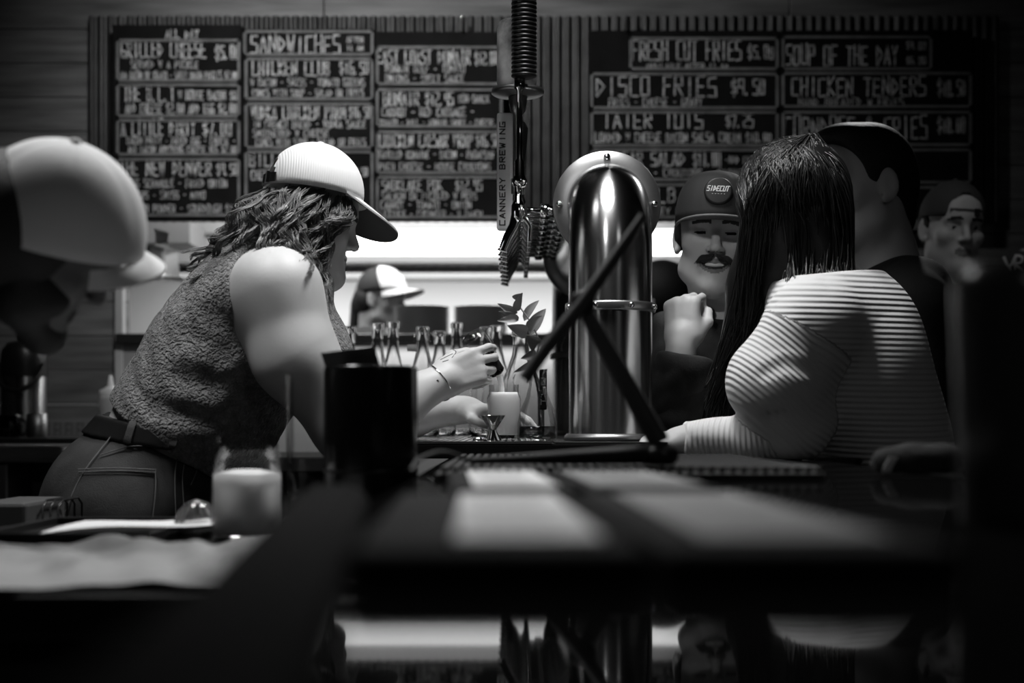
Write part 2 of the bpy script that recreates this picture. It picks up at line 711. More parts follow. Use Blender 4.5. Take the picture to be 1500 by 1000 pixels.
M['bar_top'] = lacquer('lacquered_bar_top', 0.012, 0.32, 0.03)
M['menu_cover'] = mat('menu_cover', 0.012, 0.8, spec=0.08)
M['glass_thick'] = mat('thick_glass', 0.97, 0.02, trans=1.0, ior=1.46)
M['glass_dark'] = glass('dark_glass', 0.45, 0.1)
M['paper'] = mat('paper', 0.72, 0.7)
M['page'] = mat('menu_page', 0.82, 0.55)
M['print'] = mat('print_grey', 0.22, 0.7)
M['white_plate'] = mat('glazed_plate', 0.32, 0.4)
M['white_wall'] = mat('white_kitchen_wall', 0.62, 0.45)
M['kitchen_steel'] = mat('kitchen_steel', 0.5, 0.4, 0.6)
M['chalk'] = mat('chalk', 0.40, 0.9, var=(60, 0.2, 0.6))
M['chalk_border'] = mat('chalk_border', 0.15, 0.9, var=(20, 0.10, 0.19))
M['board'] = mat('blackboard', 0.0075, 0.8, spec=0.1, var=(8, 0.005, 0.011))
M['corrugated'] = mat('corrugated_metal', 0.05, 0.45, 0.4, var=(12, 0.018, 0.045))
M['concrete'] = mat('floor_dark', 0.03, 0.5, var=(3, 0.02, 0.05))
M['ceiling'] = mat('ceiling_dark', 0.02, 0.8)
M['drink'] = mat('cloudy_drink', 0.93, 0.4, sss=1.0, sscale=1.0)
M['wax'] = mat('candle_wax', 0.7, 0.45, sss=0.3)
M['leaf'] = mat('leaf', 0.26, 0.35)
M['leaf_pale'] = mat('pale_leaf', 0.42, 0.35)
M['denim'] = mat('denim', 0.035, 0.8, bump=('noise', 500, 0.35, 0.002), var=(14, 0.014, 0.045))
M['stitch'] = mat('denim_stitch', 0.13, 0.8)
M['leather'] = mat('belt_leather', 0.012, 0.3, bump=('noise', 90, 0.15, 0.002))
M['fleece'] = mat('sherpa_fleece', 0.20, 0.95, bump=('voronoi', 170, 1.0, 0.010), sheen=0.3, var=(70, 0.12, 0.26))
M['cord'] = mat('corduroy_cap', 0.76, 0.85, bump=('cord', 0.0045, 0.35, 0.0004))
M['cap_grey'] = mat('pale_cap', 0.64, 0.8, bump=('noise', 120, 0.1, 0.002))
M['cap_black'] = mat('black_cap', 0.022, 0.75, bump=('noise', 300, 0.2, 0.001))
M['cap_brim'] = mat('cap_brim_edge', 0.12, 0.7)
M['flannel'] = mat('dark_flannel', 0.022, 0.85, bump=('noise', 260, 0.3, 0.002), var=(22, 0.012, 0.035))
M['black_tee'] = mat('black_tee', 0.008, 0.85, bump=('noise', 40, 0.2, 0.004))
M['grey_tee'] = mat('grey_tee', 0.05, 0.85)
M['sweater'] = mat('ribbed_sweater', 0.70, 0.9, bump=('rib', 0.0098, 0.9, 0.0010), sheen=0.15)
M['cloth'] = mat('pale_towel', 0.32, 0.45, bump=('noise', 30, 0.3, 0.01))
M['rubber'] = mat('rubber_mat', 0.012, 0.55)
M['tube_glow'] = mat('lit_diffuser', 0.9, 0.5, emit=3.2)
M['ink'] = mat('ink', 0.02, 0.6)
M['white_print'] = mat('white_print', 0.75, 0.7)

# ------------------------------------------------------------------ the setting


def structure(name, mb, mats):
    o = mb.build(name, mats)
    o['kind'] = 'structure'
    return o


M['plank'] = mat('plank_wall', 0.12, 0.7, var=(3.0, 0.07, 0.18, (1.0, 1, 9)), bump=('noise', 40, 0.15, 0.003))
rp = random.Random(3)
OX0, OX1, OZ0, OZ1 = -1.356, 0.66, 1.444, 1.835       # the kitchen pass
m = MB()
z = 0.0
while z < 3.0:
    x = -3.2 - rp.random()
    while x < 3.3:
        L = rp.uniform(1.1, 2.4)
        segs = [(max(x, -3.2), min(x + L, 3.3))]
        if z + 0.12 > OZ0 and z < OZ1 - 0.01:
            segs = [(a, min(b, OX0)) for a, b in segs if a < OX0] + [(max(a, OX1), b) for a, b in segs if b > OX1]
        for a, b in segs:
            if b - a > 0.01:
                z1 = min(z + 0.118, 3.0)
                m.span((a, 5.0 + rp.uniform(0, 0.003), z), (b - 0.003, 5.06, z1), bev=0.003)
        x += L
    z += 0.12
structure('wall_back', m, M['plank'])
structure('floor', MB().span((-3.2, -1.5, -0.05), (3.3, 7.5, 0.0)), M['concrete'])
structure('ceiling', MB().span((-3.2, -1.5, 3.0), (3.3, 5.0, 3.05)), M['ceiling'])
structure('wall_left', MB().span((-3.25, -1.5, 0), (-3.2, 5.0, 3.0)), M['plank'])
structure('wall_right', MB().span((3.3, -1.5, 0), (3.35, 5.0, 3.0)), M['plank'])
structure('wall_front', MB().span((-3.2, -1.55, 0), (3.3, -1.5, 3.0)), M['plank'])
# pass surround: steel apron and pale corner post
structure('trim_1', MB().span((OX0 - 0.03, 4.96, 0.9), (OX1 + 0.2, 4.998, OZ0 - 0.035)), mat('apron_steel', 0.30, 0.45, 0.2))
structure('trim_2', MB().span((-1.385, 4.955, 1.02), (-1.357, 5.0, 1.90), bev=0.003), mat('corner_post_paint', 0.4, 0.5))
structure('trim_3', MB().span((OX0 - 0.02, 4.93, OZ0 - 0.035), (OX1 + 0.05, 5.42, OZ0), bev=0.004), mat('pass_ledge_dark', 0.02, 0.3))
# kitchen beyond the pass
m = MB()
m.span((-2.4, 7.3, 0), (1.8, 7.35, 2.45))
structure('wall_kitchen', m, M['white_wall'])
structure('wall_kitchen_left', MB().span((-2.45, 5.06, 0), (-2.4, 7.3, 2.45)), M['white_wall'])
structure('wall_kitchen_right', MB().span((1.8, 5.06, 0), (1.85, 7.3, 2.45)), M['white_wall'])
structure('ceiling_kitchen', MB().span((-2.4, 5.06, 2.4), (1.8, 7.3, 2.45)), M['white_wall'])
# corrugated sheet that carries the menu boards
n = 420
xs = np.linspace(-1.481, 1.704, n)
wv = 0.010 * np.sin(xs * 2 * math.pi / 0.034)
P = np.zeros((2, n, 3))
for i, z in enumerate((1.836, 2.555)):
    P[i] = np.stack([xs, 4.972 + wv, np.full(n, z)], 1)
structure('trim_4', MB().sheet(P, 0.002, (0, 1, 0)), M['corrugated'])

# hood of the kitchen line: lit diffuser, lip, slotted filter strip
hd = thing('kitchen_hood', (-0.2, 6.4, 1.78), 'steel kitchen hood with dark slotted strip seen through the pass', 'hood')
MB().span((-1.9, 6.42, 1.99), (1.3, 7.28, 2.38)).build('hood_body', M['kitchen_steel'], hd)
MB().span((-1.9, 6.30, 1.842), (1.3, 6.42, 1.878), bev=0.004).build('hood_lip', M['kitchen_steel'], hd)
m = MB().span((-1.9, 6.42, 1.80), (1.3, 6.44, 1.842))
for i in range(64):
    m.span((-1.9 + i * 0.05, 6.40, 1.80), (-1.885 + i * 0.05, 6.42, 1.842))
m.build('filter_strip', mat('filter_dark', 0.06, 0.5, 0.5), hd)
MB().span((-1.9, 6.28, 1.770), (1.3, 6.42, 1.797), bev=0.004).build('hood_ledge', M['white_wall'], hd)
MB().span((-1.9, 6.46, 1.80), (1.3, 6.50, 1.99)).build('hood_back', M['kitchen_steel'], hd)
fl = hd
MB().span((-0.98, 6.30, 1.885), (0.80, 6.44, 1.99), bev=0.01).build('light_diffuser', M['tube_glow'], fl, label='long glowing light diffuser')
MB().span((-1.02, 6.29, 1.99), (0.84, 6.44, 2.01)).build('light_housing', M['kitchen_steel'], fl)
bx = thing('kitchen_box', v(212, 400, 5.75), 'dark box shelf unit at left end of the kitchen pass', 'box')
MB().span(v(188, 402, 5.7), v(238, 357, 5.9), bev=0.004).build('box_body', mat('dark_steel', 0.05, 0.5, 0.3), bx)
MB().span((-2.4, 5.68, v(184, 357, 5.68)[2]), v(300, 335, 5.95), bev=0.004).build('box_top', mat('grey_steel', 0.2, 0.5, 0.3), bx)

# order tickets hanging in the pass
for k, (x0, y0, x1, y1) in enumerate(((225, 334, 246, 363), (240, 360, 261, 405), (236, 398, 268, 412))):
    d = 5.02 + 0.02 * k
    a, b, c, e = v(x0, y0, d), v(x1, y0 + 6, d), v(x1 + 2, y1, d), v(x0 + 3, y1 - 3, d)
    P = np.zeros((6, 6, 3))
    for i in range(6):
        for j in range(6):
            s, t = i / 5, j / 5
            p = (a * (1 - s) + b * s) * (1 - t) + (e * (1 - s) + c * s) * t
            P[i, j] = p + np.array([0, 0.012 * math.sin(t * 4 + s * 2 + k), 0])
    o = MB().sheet(P, 0.0006, (0, 1, 0)).build('order_ticket', M['paper'])
    tag(o, ['white paper order ticket hanging highest at left of the pass',
            'long white paper order ticket hanging in the middle of three at left of the pass',
            'white paper order ticket curling lowest at left of the pass'][k], 'ticket', 'order tickets on the pass')

# ------------------------------------------------------------------ hand-lettered chalk alphabet
GL = {
    'A': ['0,0 2,6 4,0', '.8,2 3.2,2'], 'B': ['0,0 0,6 3,6 3.6,4.6 3,3.2 0,3.2', '3,3.2 4,1.6 3,0 0,0'], 'C': ['4,6 0,6 0,0 4,0'],
    'D': ['0,0 0,6 4,3 0,0'], 'E': ['4,6 0,6 0,0 4,0', '0,3 3,3'], 'F': ['4,6 0,6 0,0', '0,3 3,3'], 'G': ['4,6 0,6 0,0 4,0 4,2.6 2.2,2.6'],
    'H': ['0,0 0,6', '4,0 4,6', '0,3 4,3'], 'I': ['2,0 2,6'], 'J': ['4,6 4,0 0,0 0,1.6'], 'K': ['0,0 0,6', '4,6 0,3 4,0'], 'L': ['0,6 0,0 4,0'],
    'M': ['0,0 .4,6 2,2 3.6,6 4,0'], 'N': ['0,0 0,6 4,0 4,6'], 'O': ['0,0 0,6 4,6 4,0 0,0'], 'P': ['0,0 0,6 4,6 4,3 0,3'],
    'Q': ['0,0 0,6 4,6 4,0 0,0', '2.4,1.6 4.6,-.8'], 'R': ['0,0 0,6 3.6,6 4,3.2 0,3.2', '1,3.2 4,0'], 'S': ['4,6 0,6 0,3.2 4,3 4,0 0,0'],
    'T': ['-.2,6 4.2,6', '2,6 2,0'], 'U': ['0,6 0,0 4,0 4,6'], 'V': ['0,6 2,0 4,6'], 'W': ['0,6 1,0 2,4 3,0 4,6'], 'X': ['0,0 4,6', '0,6 4,0'],
    'Y': ['0,6 2,3 4,6', '2,3 2,0'], 'Z': ['0,6 4,6 0,0 4,0'], '0': ['0,0 0,6 3.4,6 3.4,0 0,0'], '1': ['1,5 2,6 2,0'], '2': ['0,6 4,6 4,3.2 0,2.6 0,0 4,0'],
    '3': ['0,6 4,6 2,3.4 4,3 4,0 0,0'], '4': ['0,6 0,2.8 4,2.8', '3,6 3,0'], '5': ['4,6 0,6 0,3.4 4,3.2 4,0 0,0'], '6': ['4,6 0,6 0,0 4,0 4,3 0,3'],
    '7': ['0,6 4,6 1.4,0'], '8': ['0,0 0,6 4,6 4,0 0,0', '0,3 4,3'], '9': ['4,2.8 0,2.8 0,6 4,6 4,0'], '$': ['4,5.2 0,5.2 0,3.2 4,2.8 4,.8 0,.8', '2,6.6 2,-.6'],
    '.': ['.2,0 .2,.7'], '-': ['.8,3 3.2,3'], '/': ['.6,-.2 3.4,6.2'], "'": ['1,6 .8,4.6'], '&': ['4,0 .6,5 2,6 3,5 0,1.6 1.2,0 4,2.4'], ' ': []}


def letters(mb, txt, o, ux, uz, w, h, th, nrmv, jit=0.1, seed=0, slant=0.0, lift=0.0006):
    """strokes of txt fitted into a w x h box from lower-left o, on the plane (ux, uz)"""
    r = random.Random(seed + len(txt) * 7)
    ux, uz, nv = np.asarray(ux, float), np.asarray(uz, float), np.asarray(nrmv, float)
    adv = w / max(1, len(txt))
    sx, sz = adv * 0.66 / 4, h / 6.0
    o = np.asarray(o, float) + nv * lift
    for i, ch in enumerate(txt):
        dy = r.uniform(-jit, jit) * h * 0.4
        hs = 1 + r.uniform(-jit, jit) * 0.8
        for st in GL.get(ch, []):
            pts = []
            for c in st.split():
                a, b = [float(q) for q in c.split(',')]
                a += r.uniform(-jit, jit) * 2.0
                b += r.uniform(-jit, jit) * 2.0
                pts.append((i * adv + a * sx + b * slant * sz, b * sz * hs + dy))
            for (x0, z0), (x1, z1) in zip(pts, pts[1:]):
                L = math.hypot(x1 - x0, z1 - z0) + 1e-9
                tx, tz = (x1 - x0) / L, (z1 - z0) / L
                e = th * 0.4
                x0e, z0e, x1e, z1e = x0 - tx * e, z0 - tz * e, x1 + tx * e, z1 + tz * e
                q = th / 2
                cs = [(x0e - tz * q, z0e + tx * q), (x0e + tz * q, z0e - tx * q), (x1e + tz * q, z1e - tx * q), (x1e - tz * q, z1e + tx * q)]
                mb.add([o + ux * a + uz * b for a, b in cs], [(0, 1, 2, 3)], False)


BD = 4.905                                  # front of the menu boards
ks = F / BD


def bpt(px, py):
    return v(px, py, BD)


def chalkboard(x0, y0, x1, y1, label, boxes):
    """boxes: (x0,y0,x1,y1,[(text, px, baseline, width, height), ...])"""
    root = thing('chalkboard', (bpt((x0 + x1) / 2, 0)[0], BD + 0.01, bpt(0, y1)[2]), label, 'chalkboard', 'chalk menu boards')
    a, b = bpt(x0, y1), bpt(x1, y0)
    MB().span((a[0], BD, a[2]), (b[0], BD + 0.05, b[2]), bev=0.003).build('panel', M['board'], root)
    for bi, (u0, w0, u1, w1, lines) in enumerate(boxes):
        c, e = bpt(u0, w1), bpt(u1, w0)
        t = 0.0085
        if w1 - w0 > 5:
            f = MB()
            for q0, q1 in (((c[0], c[2]), (e[0], c[2] + t)), ((c[0], e[2] - t), (e[0], e[2])), ((c[0], c[2]), (c[0] + t, e[2])), ((e[0] - t, c[2]), (e[0], e[2]))):
                f.span((q0[0], BD - 0.006, q0[1]), (q1[0], BD, q1[1]))
            box = f.build('menu_box', M['chalk_border'], root)
        else:
            box = root
        lm = MB()
        for k, (txt, px, py, wd, hh) in enumerate(lines):
            p = bpt(px, py)
            th = 0.0056 if hh >= 19 else (0.0044 if hh > 11 else 0.0032)
            letters(lm, txt, (p[0], BD, p[2]), (1, 0, 0), (0, 0, 1), wd / ks, hh / ks, th, (0, -1, 0), 0.09, seed=bi * 13 + k)
        if lm.V:
            lm.build('lettering', M['chalk'], box)
    return root


b1 = chalkboard(164, 36, 354, 322, 'leftmost chalk menu board, headed all day', [
    (170, 40, 352, 41, [('ALL DAY', 243, 56, 50, 12)]),
    (171, 58, 352, 120, [('GRILLED CHEESE', 178, 84, 126, 22), ('$5.00', 316, 86, 36, 19), ('SERVED W A PICKLE', 192, 100, 100, 11), ('ADD BACON OR TOMATO - SWEET ONION PICKLES $2.00', 176, 116, 172, 11)]),
    (171, 123, 352, 172, [('THE B.L.T', 182, 148, 76, 22), ('W HOUSE BACON $8', 262, 146, 86, 13), ('ADD CHEESE $2.00 ADD EGG $2.00', 184, 166, 164, 14)]),
    (171, 175, 352, 228, [('A LITTLE DIRTY', 178, 198, 110, 22), ('$7.00', 298, 198, 44, 20), ('BACON PATTY - FRIED EGG - CHEESE -', 186, 211, 160, 10), ('ADD BACON ANYTHING CHEESE VEG $2.00', 188, 224, 160, 10)]),
    (171, 232, 352, 317, [('THE NEW DENVER', 176, 257, 136, 22), ('$9.50', 318, 256, 32, 17), ('3 EGG SCRAMBLE - FRIED ONION', 178, 274, 156, 11), ('PEPPERS - SWISS - MAYO', 180, 291, 122, 11), ('W BACON POWDER - SOURDOUGH $12', 180, 311, 168, 11)])])
b2 = chalkboard(355, 42, 548, 322, 'chalk menu board headed sandwiches, second from the left', [
    (357, 45, 547, 82, [('SANDWICHES', 368, 78, 134, 26), ('AFTER', 508, 62, 26, 8), ('11 AM', 508, 74, 26, 8)]),
    (359, 85, 547, 147, [('CHICKEN CLUB', 370, 110, 116, 22), ('$16.50', 498, 108, 44, 18), ('W BACON - SWISS - TOMATO GREENS', 368, 126, 168, 11), ('COMES WITH SOUP - SALAD OR FRIES', 370, 141, 164, 10)]),
    (359, 151, 547, 218, [('VODKA CHICKEN PARM', 368, 174, 140, 20), ('$16.50', 512, 172, 32, 18), ('IN FRENCH BREAD - VODKA SAUCE', 371, 187, 166, 10), ('SMOTHERED W CHEESE', 371, 200, 112, 10), ('COMES WITH SOUP - SALAD OR FRIES', 375, 213, 162, 10)]),
    (359, 221, 547, 319, [('BILLY THE DAY', 366, 244, 142, 20), ('CHEESE - MAYO - PICKLES', 368, 263, 150, 14), ('$12.50', 510, 258, 30, 12)])])
b3 = chalkboard(549, 46, 738, 322, 'chalk menu board left of the tap handles, starting east coast', [
    (551, 68, 736, 125, [('EAST COAST DONAIR', 553, 93, 138, 20), ('$12.00', 696, 94, 34, 18), ('DONAIR BEEF - TOMATO', 565, 106, 118, 11), ('ONIONS - SWEET SAUCE', 565, 120, 116, 10)]),
    (551, 130, 736, 187, [('BONAIR', 562, 154, 54, 20), ('$12.95', 624, 154, 42, 19), ('BON-SHACK', 672, 150, 46, 11), ('CARROT - RED CABBAGE -', 560, 170, 136, 12), ('TOMATO - DILL - DONAIR SAUCE - CHEESE', 556, 184, 168, 9)]),
    (551, 192, 736, 255, [('CHICKEN CAESAR WRAP', 556, 215, 138, 20), ('$16.50', 698, 214, 34, 18), ('GRILLED ROMAINE - BACON - PARMESAN', 556, 232, 168, 11), ('PICO CHEESE - HOUSE CROUTONS', 556, 249, 164, 10)]),
    (551, 258, 736, 320, [('SMOKLAKE POK', 560, 279, 90, 17), ('$12.95', 668, 279, 40, 16), ('SALMON OR PICKLED W POTS', 560, 292, 140, 10), ('CARROT - TOMATO - ONION', 558, 305, 134, 10), ('LETTUCE - CUCUMBER - W RANCH', 558, 318, 150, 9)])])
b4 = chalkboard(863, 44, 1141, 322, 'dim chalk menu board behind the steel tower, listing fries', [
    (922, 55, 1140, 103, [('FRESH CUT FRIES', 927, 88, 162, 28), ('$5.00', 1096, 86, 40, 18), ('AVAILABLE AFTER 11 AM', 946, 101, 122, 8)]),
    (865, 107, 1140, 160, [('DISCO FRIES', 874, 140, 180, 28), ('$9.50', 1072, 138, 52, 22), ('FRIES - CHEESE - GRAVY', 892, 155, 138, 11)]),
    (865, 163, 1140, 215, [('TATER TOTS', 884, 187, 150, 22), ('$7.25', 1064, 186, 42, 18), ('LOADED W CHEESE BACON SALSA CREAM $10.00', 872, 208, 260, 13)]),
    (865, 218, 1140, 265, [('CAESAR SALAD', 882, 242, 124, 20), ('$11.00', 1016, 243, 42, 20), ('-ADD CHICKEN-', 1062, 239, 70, 10), ('ROMAINE - CROUTONS - PARMESAN', 900, 258, 210, 10)]),
    (865, 269, 1140, 320, [('1 LB WINGS', 934, 296, 150, 20), ('HOT - HONEY GARLIC - SALT', 900, 314, 190, 10)])])
b5 = chalkboard(1143, 44, 1426, 330, 'dim chalk menu board at the right, headed soup of the day', [
    (1145, 53, 1365, 103, [('SOUP OF THE DAY', 1152, 95, 166, 28), ('$4.00', 1328, 72, 30, 11), ('$6.00', 1328, 94, 30, 11)]),
    (1145, 106, 1423, 158, [('CHICKEN TENDERS', 1160, 140, 200, 26), ('$10.50', 1374, 140, 42, 22), ('HAND BREADED W FRIES', 1170, 155, 156, 11)]),
    (1145, 163, 1423, 214, [('CORNDOGS & FRIES', 1150, 203, 212, 32), ('$10.00', 1374, 194, 42, 22)]),
    (1145, 218, 1423, 269, []), (1145, 273, 1423, 326, [])])
for br, px in ((b3, 677), (b4, 917), (b5, 1370)):
    m = MB().tube([v(px, 24, BD - 0.004), v(px, 40, BD - 0.004), v(px, 46, BD - 0.012), v(px, 43, BD - 0.02)], 0.004, 8)
    m.build('hanging_hook', M['chrome'], br)

# ------------------------------------------------------------------ the bar
BZ = 1.07
bar = thing('bar_counter', (0.25, 2.2, 0), 'long glossy black bar counter running away from the camera', 'bar counter')
MB().poly([(-0.075, 0.12, BZ - 0.045), (0.512, 0.12, BZ - 0.045), (0.512, 2.66, BZ - 0.045), (0.38, 2.76, BZ - 0.045), (0.38, 3.95, BZ - 0.045), (-0.112, 3.95, BZ - 0.045), (-0.112, 1.17, BZ - 0.045), (-0.160, 1.12, BZ - 0.045)][::-1], 0.045, (0, 0, 1)).build('bar_top', M['bar_top'], bar)
MB().span((-0.055, 0.16, 0.0), (0.32, 3.9, BZ - 0.045)).build('bar_body', M['dark_wood'], bar)
m = MB()
pr = [(x - 0.038, z) for x, z in [(-0.135, BZ - 0.03), (-0.135, BZ + 0.006), (-0.126, BZ + 0.014), (-0.084, BZ + 0.014), (-0.068, BZ + 0.008), (-0.062, BZ + 0.0005), (-0.112, BZ + 0.0005), (-0.112, BZ - 0.03)]]
dv = np.array((-0.087, 1.0, 0.0))
m.poly([(-0.075 + (x + 0.173) * 0.68, 0.12, z) for x, z in pr], 1.0, dv)
m.build('edge_rail', M['rail'], bar)

# lower service counter on the bartenders' side
SZ = 0.985
sv = thing('service_counter', (-0.5, 1.65, 0), 'lower dark service counter left of the bar', 'counter')
MB().span((-0.745, 1.22, SZ - 0.04), (-0.118, 2.05, SZ), bev=0.005).build('worktop', mat('service_top', 0.02, 0.14, var=(6, 0.012, 0.03)), sv)
MB().span((-0.735, 1.25, 0), (-0.122, 2.0, SZ - 0.04)).build('cabinet_body', M['dark_wood'], sv)

# beer drip tray platform under the tower
dt = thing('drip_tray', (0.0, 3.1, BZ), 'low black drip tray with steel grille under the beer tower', 'drip tray')
TZ = BZ + 0.031
MB().span((-0.25, 2.46, BZ + 0.001), (0.272, 3.85, TZ - 0.004), bev=0.003).build('tray_body', M['black_gloss'], dt)
m = MB()
for i in range(26):
    m.span((-0.248 + i * 0.012, 2.465, TZ - 0.004), (-0.241 + i * 0.012, 3.84, TZ))
m.span((-0.25, 2.46, TZ - 0.004), (0.07, 2.472, TZ))
for i in range(13):
    m.span((-0.25, 2.52 + i * 0.1, TZ - 0.004), (0.07, 2.526 + i * 0.1, TZ - 0.0005))
m.build('tray_grille', M['steel'], dt)
MB().span((0.075, 2.462, TZ - 0.004), (0.27, 3.84, TZ - 0.0015)).build('tray_plate', M['black_matte'], dt)

# ------------------------------------------------------------------ beer tower
TX, AX_Z = 0.183, 1.554
N1, N2 = 2.75, 3.62
PR = 0.0775
tw = thing('beer_tower', (TX, 3.1, TZ), 'brushed steel pipe beer tower with a row of taps on two pipe legs', 'beer tower')


def elbow(y_fl, sgn, zb, dx):
    """vertical leg that bends into the horizontal pipe"""
    R = 0.105
    pts = [np.array([TX + dx, y_fl + sgn * R, zb + (AX_Z - R - zb) * t]) for t in np.linspace(0, 1, 8)]
    pts += [np.array([TX + dx * (1 - i / 12), y_fl + sgn * (R - R * (1 - math.cos(math.pi / 2 * i / 12))), AX_Z - R + R * math.sin(math.pi / 2 * i / 12)]) for i in range(1, 13)]
    return MB().tube(pts, PR, 48)


def bolts(par, y, r, n, dy):
    for k in range(n):
        a = math.pi / 2 + 2 * math.pi * k / n
        MB().lathe([(0, 0), (0.0065, 0), (0.0065, 0.004), (0.004, 0.006), (0, 0.006)], (TX + r * math.cos(a), y, AX_Z + r * math.sin(a)), (0, dy, 0), 10).build('flange_bolt', M['chrome'], par)


for (y, s, zz) in ((N1, -1, TZ), (N2, 1, TZ)):
    leg = elbow(y, s, zz, 0.0).build('elbow_pipe', M['steel'], tw)
    yc = y + s * 0.105
    m = MB()
    cz = 1.338 if s < 0 else 1.30
    m.lathe([(PR, 0), (PR + 0.006, 0), (PR + 0.007, 0.004), (PR + 0.007, 0.012), (PR + 0.006, 0.016), (PR, 0.016)], (TX, yc, cz), n=48)
    cl = m.build('pipe_collar', M['steel_dull'], leg)
    for k in range(8):
        a = 2 * math.pi * (k + 0.5) / 8
        m = MB()
        m.lathe([(0, 0), (0.006, 0), (0.005, 0.005), (0, 0.006)], (TX + (PR + 0.006) * math.cos(a), yc + (PR + 0.006) * math.sin(a), cz + 0.008), (math.cos(a), math.sin(a), 0), 8)
        m.build('collar_bolt', M['chrome'], leg)
    m = MB().lathe([(PR, 0), (PR + 0.009, 0), (PR + 0.009, 0.006), (PR + 0.004, 0.012), (PR, 0.012)], (TX, yc, TZ), n=48)
    m.build('base_flange', M['steel_dull'], tw)
    fl_ = MB().lathe([(PR - 0.005, -0.008), (0.103, -0.008), (0.104, -0.006), (0.104, 0.006), (0.103, 0.008), (PR - 0.005, 0.008)], (TX, y, AX_Z), (0, 1, 0), 64)
    fo = fl_.build('pipe_flange', M['steel_dull'], tw)
    bolts(fo, y - 0.008, 0.092, 4, -1)
    bolts(fo, y + 0.008, 0.092, 4, 1)
MB().tube([(TX, N1, AX_Z), (TX, N2, AX_Z)], PR, 48).build('horizontal_pipe', M['steel'], tw)

# faucets and handles along the left side
FX = 0.012
nf = 9
for i in range(nf):
    y = N1 + 0.085 + i * 0.088
    m = MB()
    x0 = TX - PR + 0.01
    m.lathe([(0, 0), (0.017, 0), (0.017, 0.02), (0.012, 0.022), (0.012, 0.04), (0.016, 0.042), (0.016, 0.058), (0.009, 0.06), (0.009, 0.085), (0, 0.085)], (x0, y, AX_Z), (-1, 0, 0), 18)
    sh = MB()
    m.lathe([(0, -0.022), (0.011, -0.022), (0.0135, -0.012), (0.0135, 0.012), (0.010, 0.02), (0.0075, 0.022), (0.0075, 0.05), (0, 0.05)], (FX, y, AX_Z), (0, 0, 1), 18)
    m.tube([(FX, y, AX_Z), (FX - 0.008, y, AX_Z - 0.03), (FX - 0.020, y, AX_Z - 0.05), (FX - 0.030, y, AX_Z - 0.075)], [0.012, 0.011, 0.010, 0.0085], 14)
    m.tube([(FX - 0.030, y, AX_Z - 0.075), (FX - 0.031, y, AX_Z - 0.079)], [0.0105, 0.0105], 14)
    m.tube([(FX + 0.012, y, AX_Z - 0.012), (FX + 0.024, y, AX_Z - 0.03), (FX + 0.022, y, AX_Z - 0.06)], [0.008, 0.007, 0.005], 12)
    fa = m.build('faucet', M['chrome'] if i == 0 else M['steel'], tw)
    zb = AX_Z + 0.05
    if i == 0:      # coil-over handle
        m = MB().lathe([(0, 0), (0.012, 0), (0.016, 0.012), (0.010, 0.022), (0.010, 0.05), (0.006, 0.055), (0.006, 0.19), (0.011, 0.195), (0.011, 0.215), (0, 0.215)], (FX + 0.003, y, zb), n=20)
        h = m.build('tap_handle', M['chrome'], fa, label='slim chrome tap handle with a black coil top')
        pf = [(0, 0.0)]
        for k in range(22):
            pf += [(0.0205, 0.002 + k * 0.0085), (0.0255, 0.004 + k * 0.0085), (0.0255, 0.007 + k * 0.0085), (0.0205, 0.009 + k * 0.0085)]
        pf.append((0, 0.19))
        MB().lathe(pf, (FX + 0.012, y, zb + 0.215), n=24).build('coil', M['black_plastic'], tw, label='black ribbed coil on top of the nearest tap handle')
    elif i == 1:    # can on a disc
        m = MB().lathe([(0, 0), (0.014, 0), (0.014, 0.03), (0.008, 0.034), (0.008, 0.16), (0.016, 0.17), (0.02, 0.20), (0, 0.20)], (FX, y, zb), n=20)
        h = m.build('tap_handle', M['steel_dull'], fa, label='steel tap handle topped by a printed can on a round disc')
        m = MB().lathe([(0, 0.196), (0.050, 0.203), (0.054, 0.206), (0.054, 0.213), (0, 0.213)], (FX, y, zb), n=40)
        m.build('disc', M['steel_dull'], tw, label='round steel disc under the can')
        m = MB().lathe([(0, 0), (0.036, 0.0), (0.0375, 0.006), (0.041, 0.014), (0.041, 0.125), (0.036, 0.138), (0.034, 0.140), (0, 0.140)], (FX - 0.002, y, zb + 0.213), n=40)
        m.build('can', mat('can_print', 0.4, 0.35, 0.1, var=(16, 0.03, 0.95)), tw, label='pale printed beverage can used as a tap handle top')
    elif i == 2:    # white paddle with lettering
        c = np.array([FX - 0.027, y, zb - 0.065])
        m = MB().box(c + (0, 0, 0.125), (0.034, 0.012, 0.25), bev=0.006)
        h = m.build('tap_handle', mat('white_paddle', 0.85, 0.35), fa, label='pale paddle tap handle with dark vertical lettering')
        lm = MB()
        letters(lm, 'CANNERY BREWING', c + np.array([0.0, -0.0062, 0.012]), (0, 0, 1), (-1, 0, 0), 0.222, 0.011, 0.0024, (0, -1, 0), 0.0)
        lm.build('lettering', M['ink'], h)
    else:
        g = [(0, 0), (0.010, 0), (0.014, 0.01), (0.009, 0.03), (0.011, 0.08), (0.017, 0.15), (0.018, 0.17), (0.012, 0.185), (0, 0.19)]
        m = MB().lathe(g, (FX, y, zb), n=18, sx=1.3)
        m.build('tap_handle', [M['black_plastic'], M['steel'], M['dark_wood']][i % 3], fa)

# ------------------------------------------------------------------ small things
def glass_vessel(prof_out, wall, base):
    """closed profile: outside up, inside down; wall 0 = one blown skin with a base"""
    if wall == 0:
        return [(0, 0)] + prof_out
    ins = [(max(r - wall, 0.0005), max(t, base)) for r, t in prof_out if r > wall]
    return [(0, 0)] + prof_out + ins[::-1] + [(0, base)]


def px_r(px, d):
    return px * d / F


